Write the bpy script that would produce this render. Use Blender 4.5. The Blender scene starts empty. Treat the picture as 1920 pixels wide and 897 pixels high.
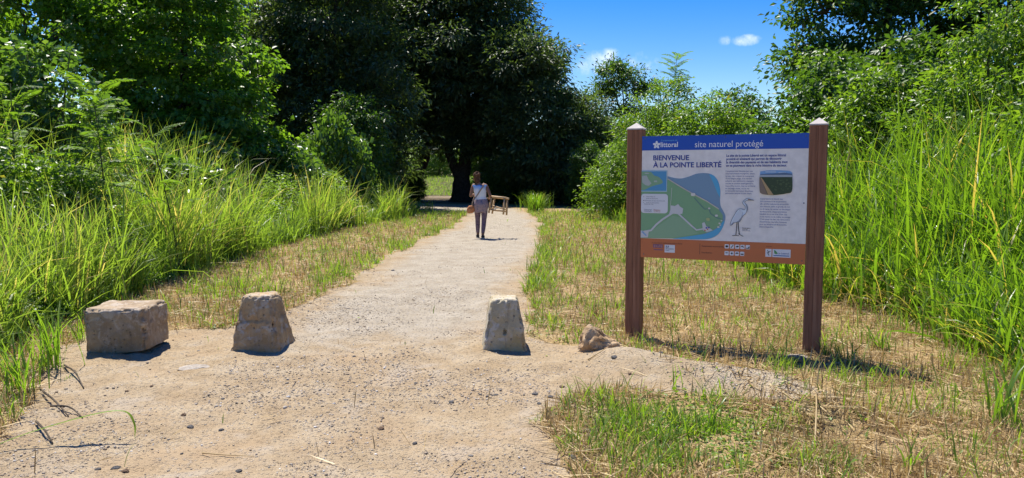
import bpy, bmesh, math, random
import numpy as np
from mathutils import Vector, Matrix, noise as mnoise

R = math.radians
scene = bpy.context.scene
col = scene.collection
random.seed(7)
RNG = np.random.default_rng(7)

# ------------------------------------------------------------------ camera
CAM_H = 1.55
PITCH = math.atan((448.5 - 328.0) / 1400.0)
cam_data = bpy.data.cameras.new("camera")
cam_data.sensor_width = 36.0
cam_data.lens = 36.0 * 1400.0 / 1920.0
cam_data.clip_start = 0.05
cam_data.clip_end = 3000.0
cam = bpy.data.objects.new("camera", cam_data)
cam.location = (0, 0, CAM_H)
cam.rotation_euler = (math.pi / 2 - PITCH, 0, 0)
col.objects.link(cam)
scene.camera = cam

# ------------------------------------------------------------------ light
SUN_DIR = Vector((-0.25, 0.43, 1.0)).normalized()          # towards the sun
SUN_EL = math.asin(SUN_DIR.z)
SUN_ROT = math.atan2(SUN_DIR.x, SUN_DIR.y)
SKY_STRENGTH = 0.10
sun_data = bpy.data.lights.new("sun", 'SUN')
sun_data.energy = 5.0
sun_data.angle = R(0.53)
sun_data.color = (1.0, 0.95, 0.87)
sun = bpy.data.objects.new("sun", sun_data)
sun.rotation_euler = (-SUN_DIR).to_track_quat('-Z', 'Y').to_euler()
sun.location = (0, 0, 30)
col.objects.link(sun)

scene.view_settings.view_transform = 'Standard'
scene.view_settings.look = 'None'
scene.view_settings.exposure = 0.72
scene.view_settings.gamma = 1.0
scene.view_settings.use_curve_mapping = False

world = bpy.data.worlds.new("World")
scene.world = world
world.use_nodes = True
wn = world.node_tree
wn.nodes.clear()


def node(nt, typ, **kw):
    n = nt.nodes.new(typ)
    for k, v in kw.items():
        setattr(n, k, v)
    return n


def link(nt, a, b):
    nt.links.new(a, b)


def math_n(nt, op, a, b=None, c=None, clamp=False):
    n = nt.nodes.new('ShaderNodeMath')
    n.operation = op
    n.use_clamp = clamp
    for i, v in enumerate((a, b, c)):
        if v is None:
            continue
        if isinstance(v, (int, float)):
            n.inputs[i].default_value = v
        else:
            nt.links.new(v, n.inputs[i])
    return n.outputs[0]


def smooth_n(nt, v, lo, hi):
    n = nt.nodes.new('ShaderNodeMapRange')
    n.interpolation_type = 'SMOOTHSTEP'
    nt.links.new(v, n.inputs['Value'])
    n.inputs['From Min'].default_value = lo
    n.inputs['From Max'].default_value = hi
    return n.outputs['Result']


def mix_n(nt, fac, a, b, blend='MIX'):
    n = nt.nodes.new('ShaderNodeMix')
    n.data_type = 'RGBA'
    n.blend_type = blend
    for sock, v in ((n.inputs[0], fac), (n.inputs[6], a), (n.inputs[7], b)):
        if isinstance(v, (int, float)):
            sock.default_value = v
        elif isinstance(v, tuple):
            sock.default_value = (*v, 1.0) if len(v) == 3 else v
        else:
            nt.links.new(v, sock)
    return n.outputs[2]


sky = node(wn, 'ShaderNodeTexSky', sky_type='NISHITA')
sky.sun_disc = False
sky.sun_elevation = SUN_EL
sky.sun_rotation = SUN_ROT
sky.air_density = 1.0
sky.dust_density = 0.4
sky.ozone_density = 2.5
hs = node(wn, 'ShaderNodeHueSaturation')
hs.inputs['Hue'].default_value = 0.518
hs.inputs['Saturation'].default_value = 1.62
hs.inputs['Value'].default_value = 1.0
link(wn, sky.outputs[0], hs.inputs['Color'])
tc = node(wn, 'ShaderNodeTexCoord')
sep = node(wn, 'ShaderNodeSeparateXYZ')
link(wn, tc.outputs['Generated'], sep.inputs[0])
az = math_n(wn, 'ARCTAN2', sep.outputs[0], sep.outputs[1])
el = math_n(wn, 'ARCSINE', sep.outputs[2])
cn = node(wn, 'ShaderNodeTexNoise')
cn.inputs['Scale'].default_value = 26.0
cn.inputs['Detail'].default_value = 6.0
cn.inputs['Roughness'].default_value = 0.62
link(wn, tc.outputs['Generated'], cn.inputs['Vector'])
cloud = None
# small fair-weather clouds: azimuth, elevation, half width, half height (degrees), thickness
for (a0, e0, wa, we, amt) in ((17.1, 9.55, 1.3, 0.5, .52), (15.6, 9.6, .6, 0.5, .42), (7.2, 8.3, 5.2, 1.2, .46),
                              (-62, 12, 9, 2.2, 1), (-110, 9, 12, 2, 1), (75, 11, 10, 2, 1), (140, 10, 14, 2.5, 1)):
    da = math_n(wn, 'DIVIDE', math_n(wn, 'SUBTRACT', az, R(a0)), R(wa))
    de = math_n(wn, 'DIVIDE', math_n(wn, 'SUBTRACT', el, R(e0)), R(we))
    rr = math_n(wn, 'ADD', math_n(wn, 'MULTIPLY', da, da), math_n(wn, 'MULTIPLY', de, de))
    m = math_n(wn, 'MULTIPLY', math_n(wn, 'SUBTRACT', 1.0, rr, clamp=True), amt)
    cloud = m if cloud is None else math_n(wn, 'MAXIMUM', cloud, m)
cm = math_n(wn, 'ADD', math_n(wn, 'MULTIPLY', cloud, 0.55), cn.outputs['Fac'])
cmask = math_n(wn, 'MULTIPLY', smooth_n(wn, cm, 0.60, 1.15), smooth_n(wn, cloud, 0.0, 0.25))
skyc = mix_n(wn, cmask, hs.outputs[0], (8.2, 8.6, 9.4))
bg = node(wn, 'ShaderNodeBackground')
bg.inputs['Strength'].default_value = SKY_STRENGTH
wo = node(wn, 'ShaderNodeOutputWorld')
link(wn, skyc, bg.inputs['Color'])
link(wn, bg.outputs[0], wo.inputs['Surface'])


# ------------------------------------------------------------------ helpers
def gp(px, py):
    """where the sight line through a photograph point meets level ground"""
    a = math.atan((py - 448.5) / 1400.0) + PITCH
    d = CAM_H / math.tan(a)
    return ((px - 960.0) / 1400.0 * d * 1.0, d)


def smoothstep(a, b, x):
    t = np.clip((x - a) / (b - a), 0, 1)
    return t * t * (3 - 2 * t)


_perm = np.random.default_rng(3).permutation(4096).astype(np.int64)


def _hash2(i, j, s):
    return _perm[(_perm[(i + s * 131) & 4095] + j) & 4095] / 4095.0


def vnoise(x, y, s=0):
    xi = np.floor(x).astype(np.int64)
    yi = np.floor(y).astype(np.int64)
    fx = x - xi
    fy = y - yi
    fx = fx * fx * (3 - 2 * fx)
    fy = fy * fy * (3 - 2 * fy)
    a = _hash2(xi, yi, s)
    b = _hash2(xi + 1, yi, s)
    c = _hash2(xi, yi + 1, s)
    d = _hash2(xi + 1, yi + 1, s)
    return (a * (1 - fx) + b * fx) * (1 - fy) + (c * (1 - fx) + d * fx) * fy


def fbm(x, y, s=0, o=4):
    v = 0.0
    amp = 0.5
    tot = 0.0
    for k in range(o):
        v = v + amp * vnoise(x * 2 ** k + 17.3 * k, y * 2 ** k - 9.1 * k, s + k)
        tot += amp
        amp *= 0.5
    return v / tot


def in_poly(x, y, poly):
    inside = np.zeros(x.shape, bool)
    n = len(poly)
    for i in range(n):
        x0, y0 = poly[i]
        x1, y1 = poly[(i + 1) % n]
        if y0 == y1:
            continue
        c = ((y0 > y) != (y1 > y)) & (x < (x1 - x0) * (y - y0) / (y1 - y0) + x0)
        inside ^= c
    return inside


def seg_dist(x, y, pts):
    best = np.full(x.shape, 1e9)
    tt = np.zeros(x.shape)
    for (x0, y0), (x1, y1) in zip(pts[:-1], pts[1:]):
        dx, dy = x1 - x0, y1 - y0
        t = np.clip(((x - x0) * dx + (y - y0) * dy) / (dx * dx + dy * dy), 0, 1)
        d = np.hypot(x - x0 - t * dx, y - y0 - t * dy)
        best = np.minimum(best, d)
    return best


def mesh_np(name, V, T, attrs=None, smooth=False, quads=False):
    """mesh from arrays of vertices and triangles (or quads)"""
    me = bpy.data.meshes.new(name)
    V = np.ascontiguousarray(V, np.float32)
    T = np.ascontiguousarray(T, np.int32)
    k = T.shape[1]
    me.vertices.add(len(V))
    me.vertices.foreach_set('co', V.ravel())
    me.loops.add(T.size)
    me.loops.foreach_set('vertex_index', T.ravel())
    me.polygons.add(len(T))
    me.polygons.foreach_set('loop_start', np.arange(0, T.size, k, dtype=np.int32))
    if smooth:
        me.polygons.foreach_set('use_smooth', np.ones(len(T), bool))
    for an, arr in (attrs or {}).items():
        a = me.attributes.new(an, 'FLOAT', 'POINT')
        a.data.foreach_set('value', np.ascontiguousarray(arr, np.float32))
    me.update(calc_edges=True)
    return me


def tag(o, label=None, cat=None, group=None, kind=None):
    if label:
        o['label'] = label
    if cat:
        o['category'] = cat
    if group:
        o['group'] = group
    if kind:
        o['kind'] = kind
    return o


def obj(name, me, mat=None, parent=None, loc=(0, 0, 0), rotz=0.0, scale=1.0):
    o = bpy.data.objects.new(name, me)
    col.objects.link(o)
    if mat is not None:
        if len(me.materials) == 0:
            me.materials.append(mat)
    o.location = loc
    o.rotation_euler = (0, 0, rotz)
    if scale != 1.0:
        o.scale = (scale,) * 3 if isinstance(scale, (int, float)) else scale
    if parent is not None:
        o.parent = parent
    return o


def empty(name, loc, rotz=0.0):
    o = bpy.data.objects.new(name, None)
    o.location = loc
    o.rotation_euler = (0, 0, rotz)
    o.empty_display_size = 0.2
    col.objects.link(o)
    return o


def copy_thing(root, loc, rotz, scale=1.0, label=None, group=None):
    c = root.copy()
    col.objects.link(c)
    c.location = loc
    c.rotation_euler = (0, 0, rotz)
    c.scale = (scale,) * 3 if isinstance(scale, (int, float)) else scale
    if label:
        c['label'] = label
    if group:
        c['group'] = group
    for ch in list(root.children):
        d = ch.copy()
        col.objects.link(d)
        d.parent = c
    return c


def mesh_bm(name, bm, smooth=False):
    me = bpy.data.meshes.new(name)
    bm.to_mesh(me)
    bm.free()
    if smooth:
        for p in me.polygons:
            p.use_smooth = True
    return me


def tube_arrays(pts, rad, sides=7, cap=True):
    pts = np.asarray(pts, float)
    rad = np.asarray(rad, float)
    n = len(pts)
    tan = np.gradient(pts, axis=0)
    tan /= np.linalg.norm(tan, axis=1)[:, None] + 1e-9
    ref = np.array([0.0, 1.0, 0.0]) if abs(tan[:, 1]).mean() < 0.8 else np.array([1.0, 0, 0])
    a = np.cross(tan, ref)
    a /= np.linalg.norm(a, axis=1)[:, None] + 1e-9
    b = np.cross(tan, a)
    ang = np.linspace(0, 2 * np.pi, sides, endpoint=False)
    V = (pts[:, None, :] + rad[:, None, None] * (np.cos(ang)[None, :, None] * a[:, None, :] + np.sin(ang)[None, :, None] * b[:, None, :])).reshape(-1, 3)
    T = []
    for i in range(n - 1):
        for j in range(sides):
            p, q = i * sides + j, i * sides + (j + 1) % sides
            r, s = p + sides, q + sides
            T += [(p, q, s), (p, s, r)]
    if cap:
        V = np.vstack([V, pts[0], pts[-1]])
        c0, c1 = len(V) - 2, len(V) - 1
        for j in range(sides):
            T.append((c0, (j + 1) % sides, j))
            T.append((c1, (n - 1) * sides + j, (n - 1) * sides + (j + 1) % sides))
    return V, np.array(T, np.int32)


def merge(parts):
    Vs, Ts, k = [], [], 0
    for V, T in parts:
        Vs.append(V)
        Ts.append(np.asarray(T) + k)
        k += len(V)
    return np.vstack(Vs), np.vstack(Ts)


def smooth_path(ctrl, n=10):
    """Catmull-Rom through control points"""
    P = np.asarray(ctrl, float)
    P = np.vstack([2 * P[0] - P[1], P, 2 * P[-1] - P[-2]])
    out = []
    for i in range(1, len(P) - 2):
        t = np.linspace(0, 1, n, endpoint=False)[:, None]
        p0, p1, p2, p3 = P[i - 1], P[i], P[i + 1], P[i + 2]
        out.append(0.5 * ((2 * p1) + (-p0 + p2) * t + (2 * p0 - 5 * p1 + 4 * p2 - p3) * t ** 2 + (-p0 + 3 * p1 - 3 * p2 + p3) * t ** 3))
    out.append(P[-2][None])
    return np.vstack(out)


# ------------------------------------------------------------------ materials
def new_mat(name, rough=0.7, spec=0.3):
    m = bpy.data.materials.new(name)
    m.use_nodes = True
    nt = m.node_tree
    b = nt.nodes['Principled BSDF']
    b.inputs['Roughness'].default_value = rough
    b.inputs['Specular IOR Level'].default_value = spec
    return m, nt, b


def ramp_n(nt, fac, stops):
    r = nt.nodes.new('ShaderNodeValToRGB')
    els = r.color_ramp.elements
    while len(els) < len(stops):
        els.new(0.5)
    for e, (p, c) in zip(els, stops):
        e.position = p
        e.color = (*c, 1)
    nt.links.new(fac, r.inputs[0])
    return r.outputs[0]


def noise_n(nt, scale, detail=4, rough=0.55, vec=None, dist=0.0):
    n = nt.nodes.new('ShaderNodeTexNoise')
    n.inputs['Scale'].default_value = scale
    n.inputs['Detail'].default_value = detail
    n.inputs['Roughness'].default_value = rough
    n.inputs['Distortion'].default_value = dist
    if vec is not None:
        nt.links.new(vec, n.inputs['Vector'])
    return n.outputs['Fac']


def bump_n(nt, b, height, strength=0.5, dist=0.01):
    n = nt.nodes.new('ShaderNodeBump')
    n.inputs['Strength'].default_value = strength
    n.inputs['Distance'].default_value = dist
    nt.links.new(height, n.inputs['Height'])
    nt.links.new(n.outputs[0], b.inputs['Normal'])


def leaf_mat(name, stops, trans=0.35, rough=0.42, spec=0.45, tint=(1.9, 1.95, 0.55)):
    """leaf or blade: colour from the per-leaf attribute, some light passing through"""
    m, nt, b = new_mat(name, rough, spec)
    at = node(nt, 'ShaderNodeAttribute', attribute_name='var')
    c = ramp_n(nt, at.outputs['Fac'], stops)
    link(nt, c, b.inputs['Base Color'])
    tr = node(nt, 'ShaderNodeBsdfTranslucent')
    tcol = mix_n(nt, 1.0, c, tint, 'MULTIPLY')
    link(nt, tcol, tr.inputs['Color'])
    mx = node(nt, 'ShaderNodeMixShader')
    mx.inputs[0].default_value = trans
    out = nt.nodes['Material Output']
    link(nt, b.outputs[0], mx.inputs[1])
    link(nt, tr.outputs[0], mx.inputs[2])
    link(nt, mx.outputs[0], out.inputs['Surface'])
    return m


def obj_coord(nt):
    return node(nt, 'ShaderNodeTexCoord').outputs['Object']


def flat_mat(name, c, rough=0.5, spec=0.3):
    m, nt, b = new_mat(name, rough, spec)
    v = noise_n(nt, 14.0, 3, vec=obj_coord(nt))
    k = mix_n(nt, smooth_n(nt, v, 0.3, 0.7), tuple(x * 0.93 for x in c), tuple(min(1, x * 1.06) for x in c))
    link(nt, k, b.inputs['Base Color'])
    return m


M = {}
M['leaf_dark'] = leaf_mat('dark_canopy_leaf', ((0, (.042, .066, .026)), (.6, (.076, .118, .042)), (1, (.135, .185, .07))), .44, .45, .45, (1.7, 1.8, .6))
M['leaf_mid'] = leaf_mat('mid_green_leaf', ((0, (.03, .07, .014)), (.6, (.065, .135, .024)), (1, (.14, .21, .04))), .42, .42)
M['leaf_bright'] = leaf_mat('bright_shrub_leaf', ((0, (.055, .115, .017)), (.55, (.12, .21, .03)), (.85, (.18, .27, .04)), (1, (.27, .25, .06))), .48, .40, .5)
M['leaf_vine'] = leaf_mat('vine_leaf', ((0, (.05, .115, .02)), (.6, (.12, .22, .03)), (1, (.19, .29, .045))), .52, .38, .5)
M['leaf_broad'] = leaf_mat('broad_pale_leaf', ((0, (.05, .105, .028)), (.6, (.09, .17, .04)), (1, (.16, .24, .07))), .40, .36, .5)
M['frond'] = leaf_mat('feathery_frond', ((0, (.07, .14, .02)), (.6, (.12, .21, .03)), (1, (.22, .21, .06))), .5, .5)
M['grass_tall'] = leaf_mat('tall_grass_blade', ((0, (.11, .19, .032)), (.5, (.18, .275, .048)), (.84, (.25, .33, .07)), (.93, (.36, .32, .13)), (1, (.48, .39, .21))), .5, .45, .4, (1.8, 1.85, .7))
M['grass_wide'] = leaf_mat('wide_grass_blade', ((0, (.075, .155, .02)), (.5, (.14, .245, .03)), (.84, (.20, .30, .04)), (.94, (.33, .29, .09)), (1, (.45, .34, .16))), .5, .34, .5)
M['grass_short'] = leaf_mat('short_grass_blade', ((0, (.085, .165, .02)), (.6, (.16, .26, .034)), (1, (.27, .31, .08))), .45, .42, .4)
M['straw'] = leaf_mat('dry_straw', ((0, (.17, .11, .05)), (.4, (.36, .25, .11)), (.8, (.52, .39, .19)), (1, (.66, .53, .30))), .25, .5, .3, (1.3, 1.2, .9))


def bark_mat(name, a, c):
    m, nt, b = new_mat(name, .9, .15)
    v = noise_n(nt, 9, 6, .65, obj_coord(nt), .4)
    link(nt, mix_n(nt, smooth_n(nt, v, .3, .7), a, c), b.inputs['Base Color'])
    bump_n(nt, b, v, .8, .03)
    return m


M['bark'] = bark_mat('dark_bark', (.035, .028, .022), (.09, .075, .06))
M['twig'] = bark_mat('dry_twig', (.05, .04, .03), (.14, .11, .08))
M['stem'] = bark_mat('green_stem', (.06, .075, .03), (.12, .12, .06))

# ------------------------------------------------------------------ terrain
XL_P = [(-40, -2.6), (3, -3.3), (4.2, -3.65), (5, -3.9), (6, -4.25), (6.95, -4.5), (8.6, -4.6), (10.7, -4.8), (14.3, -5.1), (19.4, -4.9), (26.5, -4.1), (31, -3.3), (34, -5.6), (60, -40)]
PL_P = [(7.4, -2.75), (8.2, -2.62), (9.35, -2.47), (12.6, -2.34), (16.4, -2.23), (23.6, -1.72), (30, -1.8), (33, -3.0), (35, -6), (36.5, -10), (37.5, -15)]
PR_P = [(7.2, .14), (9.35, .17), (12.6, .36), (16.4, .62), (23.6, .95), (30, .68), (34, .3), (38, -1.5), (40, -4), (41, -8), (42, -15)]
XR_P = [(-40, 3.2), (4, 3.15), (5, 3.35), (6, 3.9), (7, 4.15), (8.7, 3.8), (11, 3.75), (14, 4.2), (20, 3.9), (26, 3.2), (32, 2.7), (60, 2.7)]
RIDGE = [(.95, 6.05), (1.35, 5.65), (1.78, 5.28), (1.98, 4.75)]
SAND = [(-2.6, -40), (-2.6, 3.0), (-3.1, 4.4), (-3.45, 5.2), (-4.1, 6.5), (-4.2, 7.15), (-2.95, 7.35)] + [(x, y) for y, x in PL_P] + \
       [(x, y) for y, x in reversed(PR_P)] + [(.32, 6.85), (.62, 6.52), (1.15, 6.25), (1.55, 5.9), (2.0, 5.5), (2.25, 4.9), (2.1, 4.5), (1.8, 4.7), (1.45, 5.1), (.8, 5.25), (.42, 4.95), (.2, 4.4), (.3, 3.8), (.4, 3.0), (.5, -40)]
FARPATH = [(-16, 50.5), (-5, 51.5), (-2, 52.5), (-2, 54.5), (-6, 54), (-16, 53)]


def itp(P, y):
    a = np.array(P)
    return np.interp(y, a[:, 0], a[:, 1])


def gz(x, y):
    x = np.asarray(x, float)
    y = np.asarray(y, float)
    z = 0.035 * (fbm(x * .55, y * .55, 5, 3) - .5)
    near = 1 - smoothstep(14, 26, np.hypot(x, y))
    z = z + near * .028 * (fbm(x * 2.2, y * 2.2, 11, 3) - .5)
    rd = seg_dist(x, y, RIDGE)
    z = z + (.13 + .05 * (fbm(x * 3, y * 3, 19, 3) - .5)) * np.exp(-(rd / .26) ** 2)
    z = z + 1.05 * smoothstep(0, 4.8, itp(XL_P, y) - .2 - x) * (1 - smoothstep(28, 42, y)) * smoothstep(4, 9, y)
    z = z + 1.1 * smoothstep(0, 5.5, x - itp(XR_P, y) - .3)
    hill = smoothstep(54, 90, y) * 1.5
    far = smoothstep(120, 500, np.hypot(x, y)) * 3.0
    return z + hill - far


def fine(x, y):
    """small lumps, added to the near ground only"""
    near = 1 - smoothstep(9, 15, np.hypot(x, y))
    bank = 0.0
    for bx_, by_, r_ in ((-2.27, 6.72, .27), (-.07, 6.68, .24), (-3.41, 6.54, .33), (.75, 6.4, .2)):
        d_ = np.hypot(x - bx_, y - by_)
        bank = bank + .022 * np.exp(-(np.maximum(d_ - r_, 0) / .09) ** 2) * (.6 + .8 * fbm(x * 9, y * 9, 37, 2))
    return bank + near * (.042 * (fbm(x * 4.2, y * 4.2, 23, 3) - .5) + .016 * (fbm(x * 19, y * 19, 29, 2) - .5))


def gzf(x, y):
    return gz(x, y) + fine(np.asarray(x, float), np.asarray(y, float))


def axis(lo_far, lo, hi, hi_far, step, grow=1.16):
    mid = list(np.arange(lo, hi, step))
    up, s, v = [], step, mid[-1]
    while v < hi_far:
        s *= grow
        v += s
        up.append(v)
    dn, s, v = [], step, mid[0]
    while v > lo_far:
        s *= grow
        v -= s
        dn.append(v)
    return np.array(dn[::-1] + mid + up)


gx = axis(-900, -4.6, 4.2, 900, .04)
gy = axis(-900, 3.2, 10.5, 900, .04, 1.045)
GX, GY = np.meshgrid(gx, gy)
x_, y_ = GX.ravel(), GY.ravel()
z_ = gzf(x_, y_)
wx = x_ + .5 * (fbm(x_ * 1.3, y_ * 1.3, 41, 4) - .5) * np.clip(np.abs(y_) / 8, .5, 1)
wy = y_ + .5 * (fbm(x_ * 1.3, y_ * 1.3, 47, 4) - .5)
m_sand = (in_poly(wx, wy, SAND) | in_poly(wx, wy, FARPATH)).astype(float)
ecl = np.minimum(x_ - itp(PL_P, y_), itp(PR_P, y_) - x_)
m_path = m_sand * smoothstep(5.6, 8.3, y_ + 2.2 * (fbm(x_ * .9, y_ * .9, 53, 4) - .5)) * smoothstep(-.1, .75, ecl + .9 * (fbm(x_ * 1.2, y_ * .8, 59, 4) - .5))
m_path = np.maximum(m_path, m_sand * .42 * np.exp(-(seg_dist(x_, y_, RIDGE) / .33) ** 2))
inl = np.minimum(x_ - itp(XL_P, y_), itp(XR_P, y_) - x_)
m_straw = smoothstep(-.5, .25, inl) * (y_ < 40)
nx, ny = len(gx), len(gy)
idx = np.arange(nx * ny).reshape(ny, nx)
Q = np.stack([idx[:-1, :-1], idx[:-1, 1:], idx[1:, 1:], idx[1:, :-1]], -1).reshape(-1, 4)
gm = mesh_np('ground', np.stack([x_, y_, z_], 1), Q, {'sand': m_sand, 'path': m_path, 'straw': m_straw}, smooth=True)


def ground_mat():
    m, nt, b = new_mat('ground_earth', .95, .12)
    tc = node(nt, 'ShaderNodeTexCoord').outputs['Object']
    A = {k: node(nt, 'ShaderNodeAttribute', attribute_name=k).outputs['Fac'] for k in ('sand', 'path', 'straw')}
    n1 = noise_n(nt, 3.0, 8, .65, tc)
    n2 = noise_n(nt, 26, 6, .7, tc)
    n3 = noise_n(nt, 120, 3, .7, tc)
    n4 = noise_n(nt, .9, 4, .6, tc)

    def mask(a, k=.9):
        v = math_n(nt, 'ADD', a, math_n(nt, 'MULTIPLY', math_n(nt, 'SUBTRACT', n2, .5), k))
        return smooth_n(nt, v, .35, .65)
    soil = mix_n(nt, n1, (.07, .055, .03), (.16, .12, .065))
    straw = mix_n(nt, smooth_n(nt, n2, .3, .7), (.27, .18, .085), (.47, .34, .165))
    straw = mix_n(nt, math_n(nt, 'MULTIPLY', smooth_n(nt, n4, .5, .68), .6), straw, (.22, .20, .085))
    sand = mix_n(nt, smooth_n(nt, n1, .3, .7), (.345, .255, .148), (.455, .36, .228))
    sand = mix_n(nt, smooth_n(nt, n3, .30, .62), mix_n(nt, .7, sand, (.22, .155, .095)), sand)  # crevice shade put into the sand colour where the fine noise runs low
    sand = mix_n(nt, math_n(nt, 'MULTIPLY', smooth_n(nt, n4, .48, .66), .65), sand, (.37, .265, .155))
    sand = mix_n(nt, math_n(nt, 'MULTIPLY', smooth_n(nt, noise_n(nt, 1.7, 6, .65, tc, .6), .52, .68), .55), sand, (.40, .34, .26))
    grav = mix_n(nt, smooth_n(nt, n1, .25, .75), (.31, .262, .19), (.41, .355, .27))
    vo = node(nt, 'ShaderNodeTexVoronoi')
    vo.inputs['Scale'].default_value = 55
    link(nt, tc, vo.inputs['Vector'])
    sv = node(nt, 'ShaderNodeSeparateColor')
    link(nt, vo.outputs['Color'], sv.inputs[0])
    stonec = ramp_n(nt, sv.outputs[0], ((0, (.16, .14, .115)), (.5, (.32, .275, .22)), (.9, (.46, .42, .36)), (1, (.58, .54, .48))))
    st = math_n(nt, 'MULTIPLY', smooth_n(nt, vo.outputs['Distance'], .55, .3), smooth_n(nt, sv.outputs[1], .45, .6))
    grav = mix_n(nt, math_n(nt, 'MULTIPLY', st, .75), grav, stonec)
    sand = mix_n(nt, math_n(nt, 'MULTIPLY', math_n(nt, 'MULTIPLY', st, .5), smooth_n(nt, n1, .4, .6)), sand, stonec)
    c = mix_n(nt, mask(A['straw']), soil, straw)
    c = mix_n(nt, mask(A['sand'], 1.1), c, sand)
    pm_ = math_n(nt, 'ADD', A['path'], math_n(nt, 'MULTIPLY', math_n(nt, 'SUBTRACT', n1, .5), 1.3))
    c = mix_n(nt, smooth_n(nt, pm_, -.05, 1.05), c, grav)
    link(nt, c, b.inputs['Base Color'])
    h = math_n(nt, 'ADD', math_n(nt, 'MULTIPLY', n2, .6), math_n(nt, 'ADD', math_n(nt, 'MULTIPLY', n3, .35), math_n(nt, 'MULTIPLY', st, .4)))
    bump_n(nt, b, h, .9, .022)
    return m


M['ground'] = ground_mat()
tag(obj('ground', gm, M['ground']), kind='structure')


# ------------------------------------------------------------------ leaves
def nrm(a):
    return a / (np.linalg.norm(a, axis=-1, keepdims=True) + 1e-9)


def leaf_arrays(P, D, N, L, W, var, fold=.18, droop=.12):
    """leaves: base point, direction, upward normal, length, width; a folded four-point blade each"""
    D = nrm(D)
    S = nrm(np.cross(D, N))
    N = np.cross(S, D)
    L = L[:, None]
    W = W[:, None]
    b = P
    tip = P + D * L - N * (L * droop)
    mid = P + D * L * .48
    le = mid + S * W * .5 + N * W * fold
    ri = mid - S * W * .5 + N * W * fold
    n = len(P)
    V = np.stack([b, le, tip, ri], 1).reshape(-1, 3)
    k = np.arange(n)[:, None] * 4
    T = np.stack([k + np.array([0, 2, 1]), k + np.array([0, 3, 2])], 1).reshape(-1, 3)
    return V, T, np.repeat(var, 4)


def crown_arrays(blobs, n_cl, per, cl_r, L, W, seed, shell=.55, droop=.35, up=.55, flat=.55, zmin=.05, lump=.22, low=-.55):
    rng = np.random.default_rng(seed)
    B = np.array(blobs, float)
    w = (B[:, 3] * B[:, 4] + B[:, 3] * B[:, 5] + B[:, 4] * B[:, 5])
    bi = rng.choice(len(B), n_cl, p=w / w.sum())
    d = nrm(rng.normal(size=(n_cl, 3)))
    bad = d[:, 2] < low
    d[bad, 2] *= -1
    lum = np.array([mnoise.noise(Vector((v[0] * 2.1 + seed, v[1] * 2.1, v[2] * 2.1 + k * 3))) for v, k in zip(d, bi)])
    r = (shell + (1 - shell) * np.sqrt(rng.random(n_cl))) * (1 + lump * lum * 2)
    C = B[bi, :3] + d * B[bi, 3:6] * r[:, None]
    C[:, 2] = np.maximum(C[:, 2], zmin + cl_r * .3)
    outd = nrm(d * np.array([1, 1, .6]) + rng.normal(size=d.shape) * .25)
    clv = rng.random(n_cl)
    n = n_cl * per
    ci = np.repeat(np.arange(n_cl), per)
    cr = cl_r * (.6 + .8 * rng.random(n_cl))
    off = rng.normal(size=(n, 3)) * np.array([1, 1, flat]) * .55
    P = C[ci] + off * cr[ci][:, None]
    D = outd[ci] * .55 + nrm(off) * .55 + rng.normal(size=(n, 3)) * .45
    D[:, 2] -= droop
    N = np.array([0, 0, 1.0]) * up + outd[ci] * .35 + rng.normal(size=(n, 3)) * .42
    ll = L * (.45 + 1.05 * rng.random(n))
    var = np.clip(.15 + .55 * rng.random(n) * 1.0 + .35 * (clv[ci] - .35), 0, 1)
    var = np.where(rng.random(n) > .985, 1.0, var)
    k = P[:, 2] > zmin
    return leaf_arrays(P[k], D[k], N[k], ll[k], ll[k] * (W / L) * (.8 + .4 * rng.random(k.sum())), var[k]), C


def crown_mesh(name, *a, **k):
    (V, T, var), C = crown_arrays(*a, **k)
    return mesh_np(name, V, T, {'var': var}), C


def limb_mesh(name, ctrl, r0, r1, sides=7, wob=.0, seed=0):
    p = smooth_path(ctrl, 6)
    rng = np.random.default_rng(seed)
    p = p + np.vstack([np.zeros(3), rng.normal(size=(len(p) - 1, 3)) * wob])
    t = np.linspace(0, 1, len(p))
    V, T = tube_arrays(p, r0 + (r1 - r0) * t ** .8, sides)
    return mesh_np(name, V, T, smooth=True)


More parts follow.
